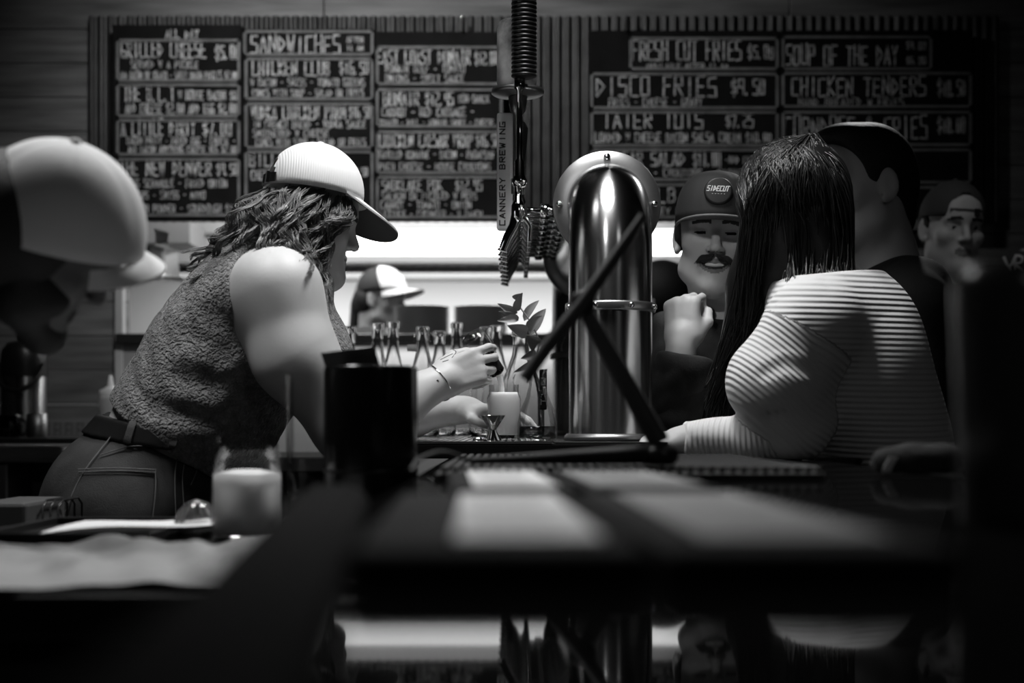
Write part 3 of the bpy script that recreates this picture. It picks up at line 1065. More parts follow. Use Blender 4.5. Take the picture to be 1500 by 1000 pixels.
# back counter for bottles between bar and pass
bc = thing('back_counter', (-0.45, 3.5, 0), 'dark bottle counter behind the bartender', 'counter')
MB().span((-0.9, 3.25, 1.02), (-0.252, 3.85, 1.055), bev=0.004).build('worktop', M['black_matte'], bc)
MB().span((-0.88, 3.28, 0), (-0.27, 3.82, 1.02)).build('cabinet_body', M['dark_wood'], bc)

flask = [(0.036, 0.0), (0.040, 0.006), (0.0405, 0.02), (0.040, 0.11), (0.034, 0.15), (0.023, 0.19), (0.0155, 0.225), (0.0135, 0.25), (0.0135, 0.275), (0.016, 0.277), (0.016, 0.29), (0.0135, 0.292)]


def bottle(px, top, d, zb, label, hasstop=False, dark=False, grp='glass bottles behind the bar', rs=1.0):
    p = v(px, top, d)
    H = p[2] - zb
    root = thing('glass_bottle', (p[0], d, zb), label, 'bottle', grp)
    k = H / 0.292
    pr = [(r * rs, t * k) for r, t in flask]
    MB().lathe(glass_vessel(pr, 0.003, 0.008), (p[0], d, zb), n=28).build('bottle_body', M['glass_dark'] if dark else M['glass_thick'], root)
    if hasstop:
        m = MB().tube([(p[0] - 0.019, d - 0.018, zb + H * 0.86), (p[0] - 0.019, d, zb + H * 0.93), (p[0], d, zb + H * 1.0), (p[0] + 0.019, d, zb + H * 0.93), (p[0] + 0.019, d - 0.018, zb + H * 0.86)], 0.0018, 6)
        m.build('wire_bail', M['steel'], root)
        MB().tube([(p[0] - 0.034, d - 0.03, zb + H * 0.80), (p[0] - 0.012, d - 0.03, zb + H * 0.80)], [0.008, 0.009], 12).build('stopper', M['paper'], root)
    return root


CB = 1.055
bottle(553, 472, 3.40, CB, 'clear glass bottle, left one of the touching pair above the black crock')
bottle(576, 470, 3.52, CB, 'clear glass bottle, right one of the touching pair above the black crock')
bottle(512, 478, 3.45, CB, 'clear glass bottle with wire bail nearest the bartender\'s arm', True)
bottle(619, 478, 3.36, TZ, 'glass swing-top bottle with pale stopper left of the bartender\'s wrist', True)
bottle(644, 484, 3.50, TZ, 'glass bottle between the swing-top and the tallest neck above the hand')
bottle(669, 472, 3.66, TZ, 'tallest clear bottle neck just above the bartender\'s hand')
bottle(712, 478, 3.34, TZ, 'clear glass bottle standing behind the pouring hand', grp='glass bottles on the drip tray', rs=1.0)
bottle(727, 476, 3.5, TZ, 'clear glass bottle half behind the pouring hand, nearer the leaves', grp='glass bottles on the drip tray')
bottle(763, 484, 3.05, TZ, 'round-shouldered clear bottle behind the leafy sprig', grp='glass bottles on the drip tray', rs=1.25)

# mason jar being filled
def mason(px, w, y0, y1, d, zb, name, label, cat):
    p = v(px, 0, d)
    r = px_r(w / 2, d)
    H = v(0, y0, d)[2] - zb
    root = thing(name, (p[0], d, zb), label, cat)
    pr = [(r * 0.90, 0), (r * 0.98, 0.004), (r, 0.012), (r, H * 0.74), (r * 0.95, H * 0.80), (r * 0.86, H * 0.84), (r * 0.88, H * 0.88), (r * 0.86, H * 0.92), (r * 0.88, H * 0.96), (r * 0.87, H)]
    MB().lathe(glass_vessel(pr, 0, 0), (p[0], d, zb), n=40).build('jar_glass', M['glass'], root)
    return root, p, r, H


DJ = 2.60
j, p, r, H = mason(738, 50, 563, 642, DJ, TZ, 'mason_jar', 'glass mason jar with a cloudy pale drink being poured', 'jar')
MB().lathe([(0, 0.010), (r * 0.9, 0.010), (r * 0.93, 0.014), (r * 0.93, H * 0.73), (r * 0.85, H * 0.80), (r * 0.80, H * 0.86), (0, H * 0.86)], (p[0], DJ, TZ), n=36).build('drink', M['drink'], j)

# jigger and bottle cap
d = 2.50
p = v(722, 0, d)
jz = TZ
m = MB().lathe([(0, 0.0), (0.0155, 0.0), (0.0157, 0.002), (0.006, 0.019), (0.0065, 0.021), (0.0215, 0.044), (0.0220, 0.0455), (0.0205, 0.044), (0.004, 0.022), (0, 0.022)], (p[0], d, jz), n=36)
tag(m.build('jigger', M['chrome']), 'small hourglass steel jigger in front of the mason jar', 'jigger')
m = MB().lathe([(0, 0), (0.011, 0), (0.011, 0.004), (0.008, 0.007), (0, 0.0075)], (v(701, 0, d)[0], d, TZ), n=24)
tag(m.build('bottle_cap', M['chrome']), 'small shiny metal cap left of the jigger', 'cap')

# hand-blown carafe between jar and tower leg
d = 2.56
p = v(787, 0, d)
H = v(0, 540, d)[2] - TZ
root = thing('carafe', (p[0], d, TZ), 'small clear carafe with curved neck beside the tower leg', 'carafe')
pr = [(0.034, 0), (0.036, 0.004), (0.036, 0.03), (0.031, 0.055), (0.020, 0.08), (0.0145, 0.10), (0.015, H - 0.012), (0.019, H)]
MB().lathe(glass_vessel(pr, 0, 0), (p[0], d, TZ), n=36).build('carafe_glass', M['glass'], root)
MB().lathe([(0, 0.007), (0.0325, 0.007), (0.0325, 0.026), (0, 0.026)], (p[0], d, TZ), n=30).build('liquid', M['glass_dark'], root)
# dark upright label card against the tower leg
d = 2.9
o = thing('tap_badge', v(800, 595, d), 'black upright badge with pale letters beside the tower leg', 'badge')
MB().span(v(790, 600, d), v(801, 541, d + 0.01), bev=0.002).build('badge_plate', M['black_gloss'], o)
lm = MB()
letters(lm, 'TASO', v(792.5, 592, d), (0, 0, 1), (-1, 0, 0), 0.06, 0.0, 0.0015, (0, -1, 0), 0.0)
letters(lm, 'ISO', v(799, 592, d), (0, 0, 1), (-1, 0, 0), 0.06, 0.009, 0.0014, (0, -1, 0), 0.0)
lm.build('lettering', mat('badge_print', 0.2, 0.6), o)

# leafy sprig in a vase
d = 2.86
sp = thing('leafy_sprig', v(785, 560, d), 'leafy green sprig standing in a glass bottle beside the tower', 'plant sprig')
stem = [v(772, 560, d), v(786, 520, d), v(789, 498, d - 0.02), v(776, 470, d - 0.03), v(762, 450, d - 0.03), v(756, 436, d - 0.03)]
MB().tube(spline(stem, 24), 0.0016, 8).build('stem', M['leaf'], sp)


def leaf(base, tip, wpx, roll, m, dd):
    a, b = v(*base, d - 0.02 + dd), v(*tip, d - 0.045 + dd * 2)
    ax = b - a
    L = np.linalg.norm(ax)
    side = nrm(np.cross(ax, (0, -1, 0)))
    side = nrm(side * math.cos(roll) + np.array([0, -1.0, 0]) * math.sin(roll))
    nn = nrm(np.cross(side, ax))
    w = wpx * d / F
    P = np.zeros((10, 5, 3))
    for i in range(10):
        t = i / 9
        wd = w * (math.sin(math.pi * t ** 0.75) ** 0.8 if 0 < t < 1 else 0.02)
        for k in range(5):
            s = k / 2 - 1
            P[i, k] = a + ax * t + side * wd * s * 0.5 + nn * (0.10 * L * math.sin(t * 3.0) + 0.25 * wd * s * s)
    MB().sheet(P, 0.0006, nn).build('leaf', m, sp)


for base, tip, w, roll, mm, dd in (((757, 440), (766, 429), 16, 0.2, 'leaf', 0), ((757, 455), (765, 428), 13, 0.3, 'leaf', -0.01), ((758, 458), (728, 444), 12, 0.2, 'leaf_pale', 0), ((756, 462), (730, 456), 12, 0.5, 'leaf', 0.0),
                                   ((760, 465), (728, 470), 12, 0.1, 'leaf_pale', -0.01), ((772, 487), (742, 476), 20, 0.2, 'leaf_pale', -0.02), ((775, 485), (795, 462), 18, 0.5, 'leaf', 0.0), ((776, 490), (800, 452), 20, 0.3, 'leaf', 0.02),
                                   ((786, 505), (770, 490), 22, 0.2, 'leaf', -0.02), ((786, 518), (762, 525), 16, 0.2, 'leaf', -0.01), ((784, 528), (752, 545), 10, 0.3, 'leaf', 0.01), ((768, 470), (790, 440), 14, 0.5, 'leaf', 0.02)):
    leaf(base, tip, w, roll, M[mm], dd)

# ---- things on the service counter
d = 1.80
root, p, r, H = mason(362, 104, 636, 790, d, SZ, 'candle_jar', 'clear glass jar holding a white wax candle on the service counter', 'candle jar')
MB().lathe([(0, 0.010), (r * 0.93, 0.010), (r * 0.94, 0.016), (r * 0.94, 0.083), (r * 0.7, 0.086), (r * 0.35, 0.089), (0, 0.0895)], (p[0], d, SZ), n=40).build('wax', M['wax'], root)
MB().tube([(p[0], d, SZ + 0.086), (p[0] + 0.001, d, SZ + 0.099)], 0.0012, 6).build('wick', M['ink'], root)

# tall black crock
d = 1.80
p = v(543, 0, d)
r = px_r(68.5, d)
H = v(0, 537, d)[2] - SZ
root = thing('black_crock', (p[0], d, SZ), 'tall glossy black cylinder crock in the middle foreground', 'crock')
MB().lathe([(0, 0), (r * 0.97, 0), (r, 0.006), (r, H - 0.004), (r * 0.985, H), (r * 0.93, H), (r * 0.92, H - 0.006), (r * 0.92, 0.01), (0, 0.01)], (p[0], d, SZ), n=64).build('crock_body', M['black_gloss'], root)
MB().lathe([(r * 1.0, H * 0.385), (r * 1.008, H * 0.39), (r * 1.008, H * 0.405), (r * 1.0, H * 0.41)], (p[0], d, SZ), n=64).build('ring', M['black_plastic'], root)
# folded napkin poking out of the crock
q = np.zeros((6, 8, 3))
for i in range(6):
    for k in range(8):
        s, t = i / 5, k / 7
        x0 = (470 + 10 * t * 5 * 0) * (1 - t) + 548 * t
        yt = 517 * (1 - t) + 507 * t
        q[i, k] = v(x0 + 14 * s, yt + s * 45, d + 0.02 + 0.012 * math.sin(t * 5) + 0.02 * s)
tag(MB().sheet(q, 0.0015, (0, 1, 0)).build('napkin', mat('grey_napkin', 0.14, 0.8)), 'grey napkin corner sticking out of the black crock', 'napkin')
# tall straight glass behind the crock
d = 1.93
p = v(452, 0, d)
H = v(0, 546, d)[2] - SZ
root = thing('tall_glass', (p[0], d, SZ), 'tall clear straight glass left of the black crock', 'glass')
pr = [(0.026, 0), (0.028, 0.004), (0.030, H * 0.5), (0.031, H - 0.002), (0.0305, H)]
MB().lathe(glass_vessel(pr, 0, 0), (p[0], d, SZ), n=40).build('glass_body', M['glass'], root)
# small salt shaker at its foot
d = 1.72
p = v(424, 0, d)
root = thing('shaker', (p[0], d, SZ), 'tiny shaker with pale tip between candle jar and crock', 'shaker')
MB().lathe([(0, 0), (0.008, 0), (0.009, 0.004), (0.008, 0.03), (0.004, 0.042), (0.003, 0.06), (0, 0.062)], (p[0], d, SZ), n=20).build('shaker_body', M['glass'], root)
MB().lathe([(0, 0.03), (0.0085, 0.03), (0.0085, 0.035), (0, 0.036)], (p[0], d, SZ), n=20).build('shaker_collar', M['chrome'], root)
# crumpled upside-down glass bowl
d = 1.86
p = v(288, 0, d)
root = thing('glass_bowl', (p[0], d, SZ), 'small upturned cut-glass bowl beside the candle jar', 'bowl')
m = MB()
pro = [(0.030, 0), (0.031, 0.004), (0.029, 0.015), (0.024, 0.03), (0.015, 0.042), (0.0, 0.047)]
V, Fc = [], []
for (rr, t) in pro + [(max(a - 0.003, 0), max(b - 0.003, 0)) for a, b in pro[::-1]]:
    for k in range(36):
        w = 1 + 0.05 * (k % 3 == 0)
        a = 2 * math.pi * k / 36
        V.append((p[0] + rr * w * math.cos(a), d + rr * w * math.sin(a), SZ + t + 0.001))
nr = 2 * len(pro)
for i in range(nr - 1):
    for k in range(36):
        Fc.append((i * 36 + k, i * 36 + (k + 1) % 36, (i + 1) * 36 + (k + 1) % 36, (i + 1) * 36 + k))
m.add(V, Fc)
m.build('bowl_glass', M['glass_thick'], root)
# black tray with a pale receipt
root = thing('bill_tray', (-0.62, 1.82, SZ), 'black tray on the service counter holding a pale receipt', 'tray')
a0, a1 = v(-30, 0, 1.72), v(262, 0, 1.98)
m = MB().span((a0[0], 1.70, SZ), (a1[0] + 0.03, 2.0, SZ + 0.006), bev=0.002)
m.build('tray_base', M['black_plastic'], root)
m = MB()
for s0, s1 in (((a0[0], 1.70), (a1[0] + 0.03, 1.708)), ((a0[0], 1.992), (a1[0] + 0.03, 2.0)), ((a0[0], 1.70), (a0[0] + 0.008, 2.0)), ((a1[0] + 0.022, 1.70), (a1[0] + 0.03, 2.0))):
    m.span((s0[0], s0[1], SZ), (s1[0], s1[1], SZ + 0.016), bev=0.002)
m.build('tray_rim', M['black_plastic'], root)
P = np.zeros((10, 6, 3))
for i in range(10):
    for k in range(6):
        s, t = i / 9, k / 5
        P[i, k] = (-0.59 + 0.21 * s + 0.03 * t, 1.76 + 0.05 * s + 0.11 * t, SZ + 0.009 + 0.012 * s + 0.004 * math.sin(s * 5 + t * 2) + 0.006 * t)
o = tag(MB().sheet(P, 0.0008, (0, 0, 1)).build('receipt', M['paper']), 'crumpled pale receipt lying on the black tray', 'receipt')
# wrinkled towel at the counter edge
nx, ny = 110, 40
P = np.zeros((nx, ny, 3))
for i in range(nx):
    for k in range(ny):
        s, t = i / (nx - 1), k / (ny - 1)
        x = -0.75 + 0.50 * s
        y = 1.235 + 0.40 * t + 0.02 * math.sin(s * 9)
        zz = SZ + 0.003 + 0.0035 * (1 + math.sin(46 * s + 13 * t + 2 * math.sin(7 * s))) * (1 - 0.5 * t) + 0.003 * (1 + math.sin(17 * s - 22 * t)) + 0.010 * abs(math.sin(9 * s + 6 * t)) ** 6
        zz = SZ + 0.002 + (zz - SZ - 0.002) * min(1.0, 0.2 + 3.0 * t)
        P[i, k] = (x, y, zz)
tag(MB().sheet(P, 0.0015, (0, 0, 1)).build('bar_towel', M['cloth']), 'pale wrinkled towel spread on the front of the service counter', 'towel')

# ---- things on the bar top
def menu(x, y0, y1, w, zb, yaw, pages, label):
    root = thing('menu_folder', (x, (y0 + y1) / 2, zb), label, 'menu', 'black menu folders on the bar')
    L = y1 - y0
    c = np.array([x, (y0 + y1) / 2, zb])
    MB().box(c + (-w / 4 - 0.001, 0, 0.0075), (w / 2 - 0.004, L, 0.015), bev=0.004).build('cover', M['menu_cover'], root)
    MB().box(c + (w / 4 + 0.001, 0, 0.0075), (w / 2 - 0.004, L, 0.015), bev=0.004).build('cover', M['menu_cover'], root)
    for sx, mm, x_off, wp, f0, f1 in pages:
        cc = c + np.array([sx * w / 4 + x_off, L * (f0 + f1) / 2 - L / 2, 0.0155])
        pg = MB().box(cc, (wp, L * (f1 - f0), 0.001)).build('page', M[mm], root)
        m = MB()
        for q in range(9):
            yy = cc[1] - L * (f1 - f0) * (0.42 - q * 0.1)
            m.box((cc[0] - 0.004, yy, cc[2] + 0.0006), (wp * (0.55 + 0.3 * ((q * 7) % 3) / 2), 0.004, 0.0003))
        m.build('print', M['print'], pg)
    root.rotation_euler.z = yaw
    return root


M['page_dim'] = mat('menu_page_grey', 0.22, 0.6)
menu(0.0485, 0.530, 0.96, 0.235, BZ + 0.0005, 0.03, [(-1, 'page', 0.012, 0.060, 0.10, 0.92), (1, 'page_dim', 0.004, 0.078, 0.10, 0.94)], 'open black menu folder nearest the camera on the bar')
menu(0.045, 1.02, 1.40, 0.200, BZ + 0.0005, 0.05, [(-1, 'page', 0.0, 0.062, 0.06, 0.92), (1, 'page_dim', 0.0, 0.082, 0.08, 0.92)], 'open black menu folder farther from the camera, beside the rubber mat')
# ribbed rubber mat
root = thing('rubber_mat', (0.14, 1.9, BZ), 'black rubber bar mat with ribbed edge in front of the drip tray', 'mat')
MB().span((-0.085, 1.56, BZ + 0.0005), (0.345, 2.26, BZ + 0.008), bev=0.003).build('mat_base', M['rubber'], root)
m = MB()
for i in range(36):
    x = -0.078 + i * 0.0118
    m.span((x, 1.565, BZ + 0.008), (x + 0.006, 2.25, BZ + 0.014))
m.build('ribs', M['rubber'], root)
# jointed metal stand lying / standing on the mat
M['stand'] = mat('stand_metal', 0.045, 0.5)
root = thing('jointed_stand', v(840, 668, 1.62), 'dark jointed metal arm stand, blurred in front of the steel tower', 'stand')
d = 1.62
zt = BZ + 0.014
b0, b1 = v(690, 0, d), v(975, 0, d)
pb = spline([(b0[0], d - 0.02, zt + 0.006), ((b0[0] + b1[0]) / 2, d - 0.03, zt + 0.010), (b1[0], d, zt + 0.014)], 12)
MB().tube(pb, [0.004 + 0.008 * t for t in np.linspace(0, 1, 12)], 14).build('base_bar', M['black_matte'], root)
J = v(852, 446, d)
MB().tube(spline([v(966, 648, d), v(925, 575, d), v(885, 505, d), J], 14), list(np.linspace(0.0125, 0.0085, 14)), 16).build('lower_arm', M['stand'], root)
MB().tube([v(768, 556, d - 0.02), v(800, 510, d - 0.02), J + (0, -0.02, 0), v(900, 378, d - 0.02), v(942, 316, d - 0.02)], [0.0075, 0.0080, 0.0080, 0.0070, 0.0045], 16).build('upper_arm', M['stand'], root)
m = MB().lathe([(0, -0.022), (0.013, -0.022), (0.0145, -0.019), (0.0145, 0.010), (0.013, 0.013), (0, 0.013)], J, (0, 1, 0), 28)
m.build('pivot_knob', M['black_plastic'], root)
m = MB().lathe([(0, 0), (0.016, 0), (0.022, 0.006), (0.022, 0.016), (0.012, 0.024), (0, 0.024)], (v(966, 0, d)[0], d, zt + 0.001), n=28)
m.build('foot', M['black_plastic'], root)
MB().tube(spline([(b0[0], d - 0.02, zt + 0.006), v(650, 662, d - 0.06), v(615, 672, d - 0.12), v(602, 690, d - 0.2)], 14), 0.0024, 8).build('cable', M['black_matte'], root)

# dark folded knit glove with three white bars
d = 1.68
pts = [v(1300, 672, d), v(1340, 668, d), v(1380, 668, d), v(1412, 674, d)]
gl = thing('knit_glove', (pts[1][0], d, BZ), 'dark folded knit glove with three pale stripes on the bar', 'glove')
pr = chain([(q[0], q[1], BZ + 0.017) for q in pts], [0.017, 0.018, 0.017, 0.013], 0.02) + [E_((pts[1][0], d + 0.03, BZ + 0.013), (0.045, 0.035, 0.013)), P_((0, 0, BZ + 0.003), (0, 0, -1))]
solid('glove_knit', pr, 0.002, mat('black_knit', 0.02, 0.95, bump=('noise', 250, 0.6, 0.003)), gl, foldargs=(0.0015, 90, 4))
for k, (px, w) in enumerate(((1299, 13), (1357, 9), (1399, 8))):
    a = v(px, 0, d)[0]
    rr = [0.0178, 0.0188, 0.0170][k]
    arc = [(a + 0.004 * math.sin(t * 3 + k), d - rr * math.cos(t) * 1.02, BZ + 0.017 + rr * math.sin(t) * 1.02) for t in np.linspace(-0.75, 0.35 - 0.25 * (k == 2), 9)]
    Pg = np.array([[np.array(q) + np.array([dx, 0, 0]) for q in arc] for dx in np.linspace(-px_r(w, d) / 2, px_r(w, d) / 2, 3)])
    MB().sheet(Pg, 0.0012, (0, -1, 0)).build('stripe', mat('pale_stripe', 0.5, 0.8), gl)

# dark tumbler close to the camera at the right
d = 0.86
p = v(1476, 0, d)
H = v(0, 392, d)[2] - BZ
root = thing('dark_tumbler', (p[0], d, BZ), 'dark blurred tumbler standing close to the camera at right edge', 'tumbler')
pr = [(0.026, 0), (0.028, 0.004), (0.030, H * 0.4), (0.0325, H * 0.9), (0.031, H)]
MB().lathe(glass_vessel(pr, 0.002, 0.008), (p[0], d, BZ), n=44).build('tumbler_body', mat('smoky_plastic', 0.05, 0.22), root)
MB().lathe([(0, 0.01), (0.0265, 0.01), (0.029, H * 0.6), (0, H * 0.6)], (p[0], d, BZ), n=40).build('liquid', M['black_gloss'], root)

# ---- left background: airpot counter
lc = thing('coffee_counter', (-1.75, 4.5, 0), 'dark coffee counter against the plank wall at left', 'counter')
MB().span((-2.6, 4.32, 1.03), (-1.0, 4.95, 1.088), bev=0.004).build('worktop', M['black_matte'], lc)
MB().span((-2.58, 4.36, 0), (-1.02, 4.94, 1.03)).build('cabinet_body', M['dark_wood'], lc)
tb = thing('butcher_block', (-1.75, 4.05, 0), 'pale thick wood-topped work table at left', 'table')
MB().span((-2.6, 3.85, 1.026), (v(116, 0, 4.0)[0], 4.28, 1.070), bev=0.012).build('block_top', M['pale_wood'], tb)
MB().span((-2.5, 3.9, 0), (-1.43, 4.24, 1.026)).build('cabinet_body', M['dark_wood'], tb)
xl = v(72, 0, 3.9)[0]
MB().span((xl, 3.885, 0.60), (xl + 0.05, 3.9, 0.985), bev=0.003).build('door_pull', mat('grey_strip', 0.22, 0.5), tb)
MB().span((-1.6, 3.882, 0.55), (v(12, 0, 3.9)[0], 3.9, 1.02), bev=0.003).build('side_panel', mat('pale_panel', 0.25, 0.5), tb)

d = 4.62
p = v(35, 0, d)
root = thing('coffee_airpot', (p[0], d, 1.088), 'steel coffee airpot with black lid and carrying handle', 'airpot')
k = px_r(33, d)
MB().lathe([(0, 0), (k, 0), (k, 0.005), (k, 0.20), (k * 0.98, 0.21), (0, 0.21)], (p[0], d, 1.088), n=40).build('airpot_body', M['steel'], root)
MB().lathe([(k * 1.02, 0.195), (k * 1.02, 0.235), (k * 0.95, 0.28), (k * 0.7, 0.305), (k * 0.3, 0.312), (0, 0.312)], (p[0], d, 1.088), n=40).build('airpot_lid', M['black_plastic'], root)
MB().tube([(p[0] + k * 1.04 * math.cos(a), d - 0.03 - 0.05 * math.sin(a) * 1.1, 1.088 + 0.235 - 0.085 * math.sin(a)) for a in np.linspace(0, math.pi, 15)], 0.008, 10).build('carry_handle', M['black_plastic'], root)
MB().lathe([(0, 0), (0.02, 0), (0.02, 0.02), (0.012, 0.024), (0, 0.024)], (p[0], d, 1.40), n=24).build('pump_button', M['black_plastic'], root)
d = 4.45
p = v(14, 0, d)
root = thing('glass_mug', (p[0], d, 1.088), 'dark round glass mug with handle in front of the airpot', 'mug')
MB().lathe(glass_vessel([(0.03, 0), (0.04, 0.01), (0.043, 0.035), (0.036, 0.062), (0.034, 0.07)], 0.003, 0.006), (p[0], d, 1.088), n=32).build('mug_body', M['glass_dark'], root)
MB().tube([(p[0] + 0.036 + 0.024 * math.sin(a), d - 0.01, 1.12 + 0.026 * math.cos(a)) for a in np.linspace(0, math.pi, 11)], 0.005, 8).build('mug_handle', M['glass_dark'], root)
p = v(54, 0, d)
root = thing('steel_cup', (p[0], d, 1.088), 'square-sided steel cup right of the dark glass mug', 'cup')
MB().lathe([(0, 0), (0.030, 0), (0.031, 0.003), (0.031, 0.075), (0.029, 0.075), (0.029, 0.006), (0, 0.006)], (p[0], d, 1.088), n=32).build('cup_body', M['steel_dull'], root)
d = 4.55
p = v(162, 0, d)
root = thing('squeeze_bottle', (p[0], d, 1.088), 'pale squeeze bottle with dark sauce and nozzle cap', 'bottle')
k = px_r(16, d)
MB().lathe([(0, 0), (k, 0), (k * 1.05, 0.005), (k * 1.05, 0.12), (k * 0.95, 0.135), (0, 0.137)], (p[0], d, 1.088), n=32).build('bottle_body', mat('squeeze_plastic', 0.5, 0.4), root)
MB().lathe([(0, 0), (k * 1.07, 0.0), (k * 1.07, 0.070), (0, 0.072)], (p[0], d, 1.086), n=32).build('sauce', mat('sauce_dark', 0.03, 0.4), root)
MB().lathe([(k * 0.98, 0.13), (k * 1.0, 0.150), (k * 0.5, 0.158), (k * 0.28, 0.165), (k * 0.14, 0.198), (0, 0.198)], (p[0], d, 1.088), n=28).build('nozzle_cap', M['paper'], root)
# label strip board leaning on the wall
a, b = v(66, 640, 4.90), v(146, 614, 4.92)
root = thing('label_card', (a[0] + 0.09, 4.9, 1.088), 'long pale card with rows of small print leaning at the wall', 'card')
MB().span((a[0], 4.90, 1.0885), (b[0], 4.906, b[2]), bev=0.001).build('card_face', mat('card_grey', 0.16, 0.7), root)
m = MB()
for q in range(4):
    for w in range(9):
        x = a[0] + 0.01 + w * 0.0195
        m.span((x, 4.8985, 1.096 + q * 0.011), (x + 0.008 + 0.008 * ((w * q) % 2), 4.8999, 1.100 + q * 0.011))
m.build('print', M['ink'], root)
# hooks with a hanging bottle opener on the wall
for k, (px, y0, y1) in enumerate(((90, 467, 497), (76, 474, 497))):
    o = MB().tube([v(px, y0, 4.98), v(px, (y0 + y1) / 2, 4.975), v(px, y1, 4.98)], [0.007, 0.006, 0.005], 10).build('bar_spoon', M['chrome'])
    tag(o, ['bright metal tool hanging on the dark plank wall', 'dimmer metal tool hanging left of the bright one on the plank wall'][k], 'bar tool', 'tools on the plank wall')
# till box and wire rack below
d = 2.13
a, b = v(-40, 790, d), v(38, 738, d + 0.2)
root = thing('till_box', ((a[0] + b[0]) / 2, 2.2, 0), 'grey till box on a dark stand at the lower left edge', 'till')
MB().span((a[0], d, 0.0), (b[0] + 0.09, d + 0.2, a[2])).build('stand', M['dark_wood'], root)
MB().span((a[0], d, a[2]), (v(38, 0, d)[0], d + 0.19, a[2] + 0.055), bev=0.006).build('till_body', mat('till_grey', 0.07, 0.5), root)
root_x = v(58, 0, d)[0]
m = MB()
for q in range(3):
    x = root_x - 0.012 + q * 0.012
    m.tube([(x, d + 0.05, a[2]), (x, d + 0.05, a[2] + 0.045), (x, d + 0.07, a[2] + 0.055), (x, d + 0.15, a[2] + 0.055), (x, d + 0.17, a[2] + 0.045), (x, d + 0.17, a[2])], 0.002, 6)
m.span((root_x - 0.018, d + 0.04, a[2] + 0.0005), (root_x + 0.018, d + 0.18, a[2] + 0.003))
tag(m.build('wire_rack', M['black_plastic']), 'small black wire card rack beside the till box', 'rack')

# ---- the pass: plates and trays
PZ = OZ0
d = 5.17


def plate(x, z, r=0.092):
    m = MB().lathe([(0, 0), (r * 0.55, 0), (r * 0.62, 0.003), (r * 0.97, 0.0065), (r, 0.0078), (r * 0.985, 0.0082), (r * 0.6, 0.0055), (r * 0.5, 0.003), (0, 0.003)], (x, d, z), n=36)
    return m.build('dinner_plate', M['white_plate'], None, loc=(x, d, z))


order = ['bottom', 'second from the bottom', 'third from the bottom', 'fourth from the bottom', 'fifth from the bottom', 'sixth from the bottom', 'seventh from the bottom',
         'seventh from the top', 'sixth from the top', 'fifth from the top', 'fourth from the top', 'third from the top', 'second from the top', 'top']
for si, (px, wpx, where) in enumerate(((618, 41, 'left plate stack on the pass'), (704, 40, 'right plate stack on the pass'))):
    x = v(px, 0, d)[0]
    p0 = None
    for k in range(14):
        z = PZ + 0.0005 + k * 0.0078
        if p0 is None:
            p0 = plate(x, z, px_r(wpx, d))
            o = p0
        else:
            o = p0.copy()
            COL.objects.link(o)
            o.location = (x, d, z)
        tag(o, f'grey dinner plate, {order[k]} of the {where}', 'plate', f'plates in the {where}')
t0 = None
for k in range(3):
    z = PZ + 0.0005 + k * 0.0115
    a, b = v(497, 0, d)[0], v(566, 0, d)[0]
    if t0 is None:
        m = MB().span((a, d - 0.08, z), (b, d + 0.10, z + 0.004), bev=0.001)
        m.span((a, d - 0.08, z), (a + 0.004, d + 0.10, z + 0.011))
        m.span((b - 0.004, d - 0.08, z), (b, d + 0.10, z + 0.011))
        m.span((a, d - 0.08, z), (b, d - 0.076, z + 0.011))
        m.span((a, d + 0.096, z), (b, d + 0.10, z + 0.011))
        t0 = m.build('serving_tray', M['white_plate'], None, loc=((a + b) / 2, d, z))
        o = t0
    else:
        o = t0.copy()
        COL.objects.link(o)
        o.location.z = z
    tag(o, ['lowest grey serving tray on the pass in front of the cook', 'middle grey serving tray on the pass in front of the cook', 'uppermost grey serving tray on the pass in front of the cook'][k], 'tray', 'serving trays on the pass')
# pale pot on the pass at left
p = v(196, 0, 5.2)
root = thing('pale_container', (p[0], 5.2, PZ), 'pale plastic tub on the counter below the pass at left', 'tub')
p = v(196, 0, 4.6)
root.location = (p[0], 4.6, 1.088)
MB().lathe([(0, 0), (0.035, 0), (0.04, 0.004), (0.042, 0.10), (0.045, 0.103), (0.045, 0.112), (0, 0.114)], (p[0], 4.6, 1.088), n=30).build('tub_body', M['paper'], root)
MB().lathe([(0, 0.114), (0.046, 0.114), (0.046, 0.126), (0.03, 0.130), (0, 0.130)], (p[0], 4.6, 1.088), n=30).build('tub_lid', M['white_plate'], root)

# ------------------------------------------------------------------ people
YB = np.array([0.0, 1.0, 0.0])


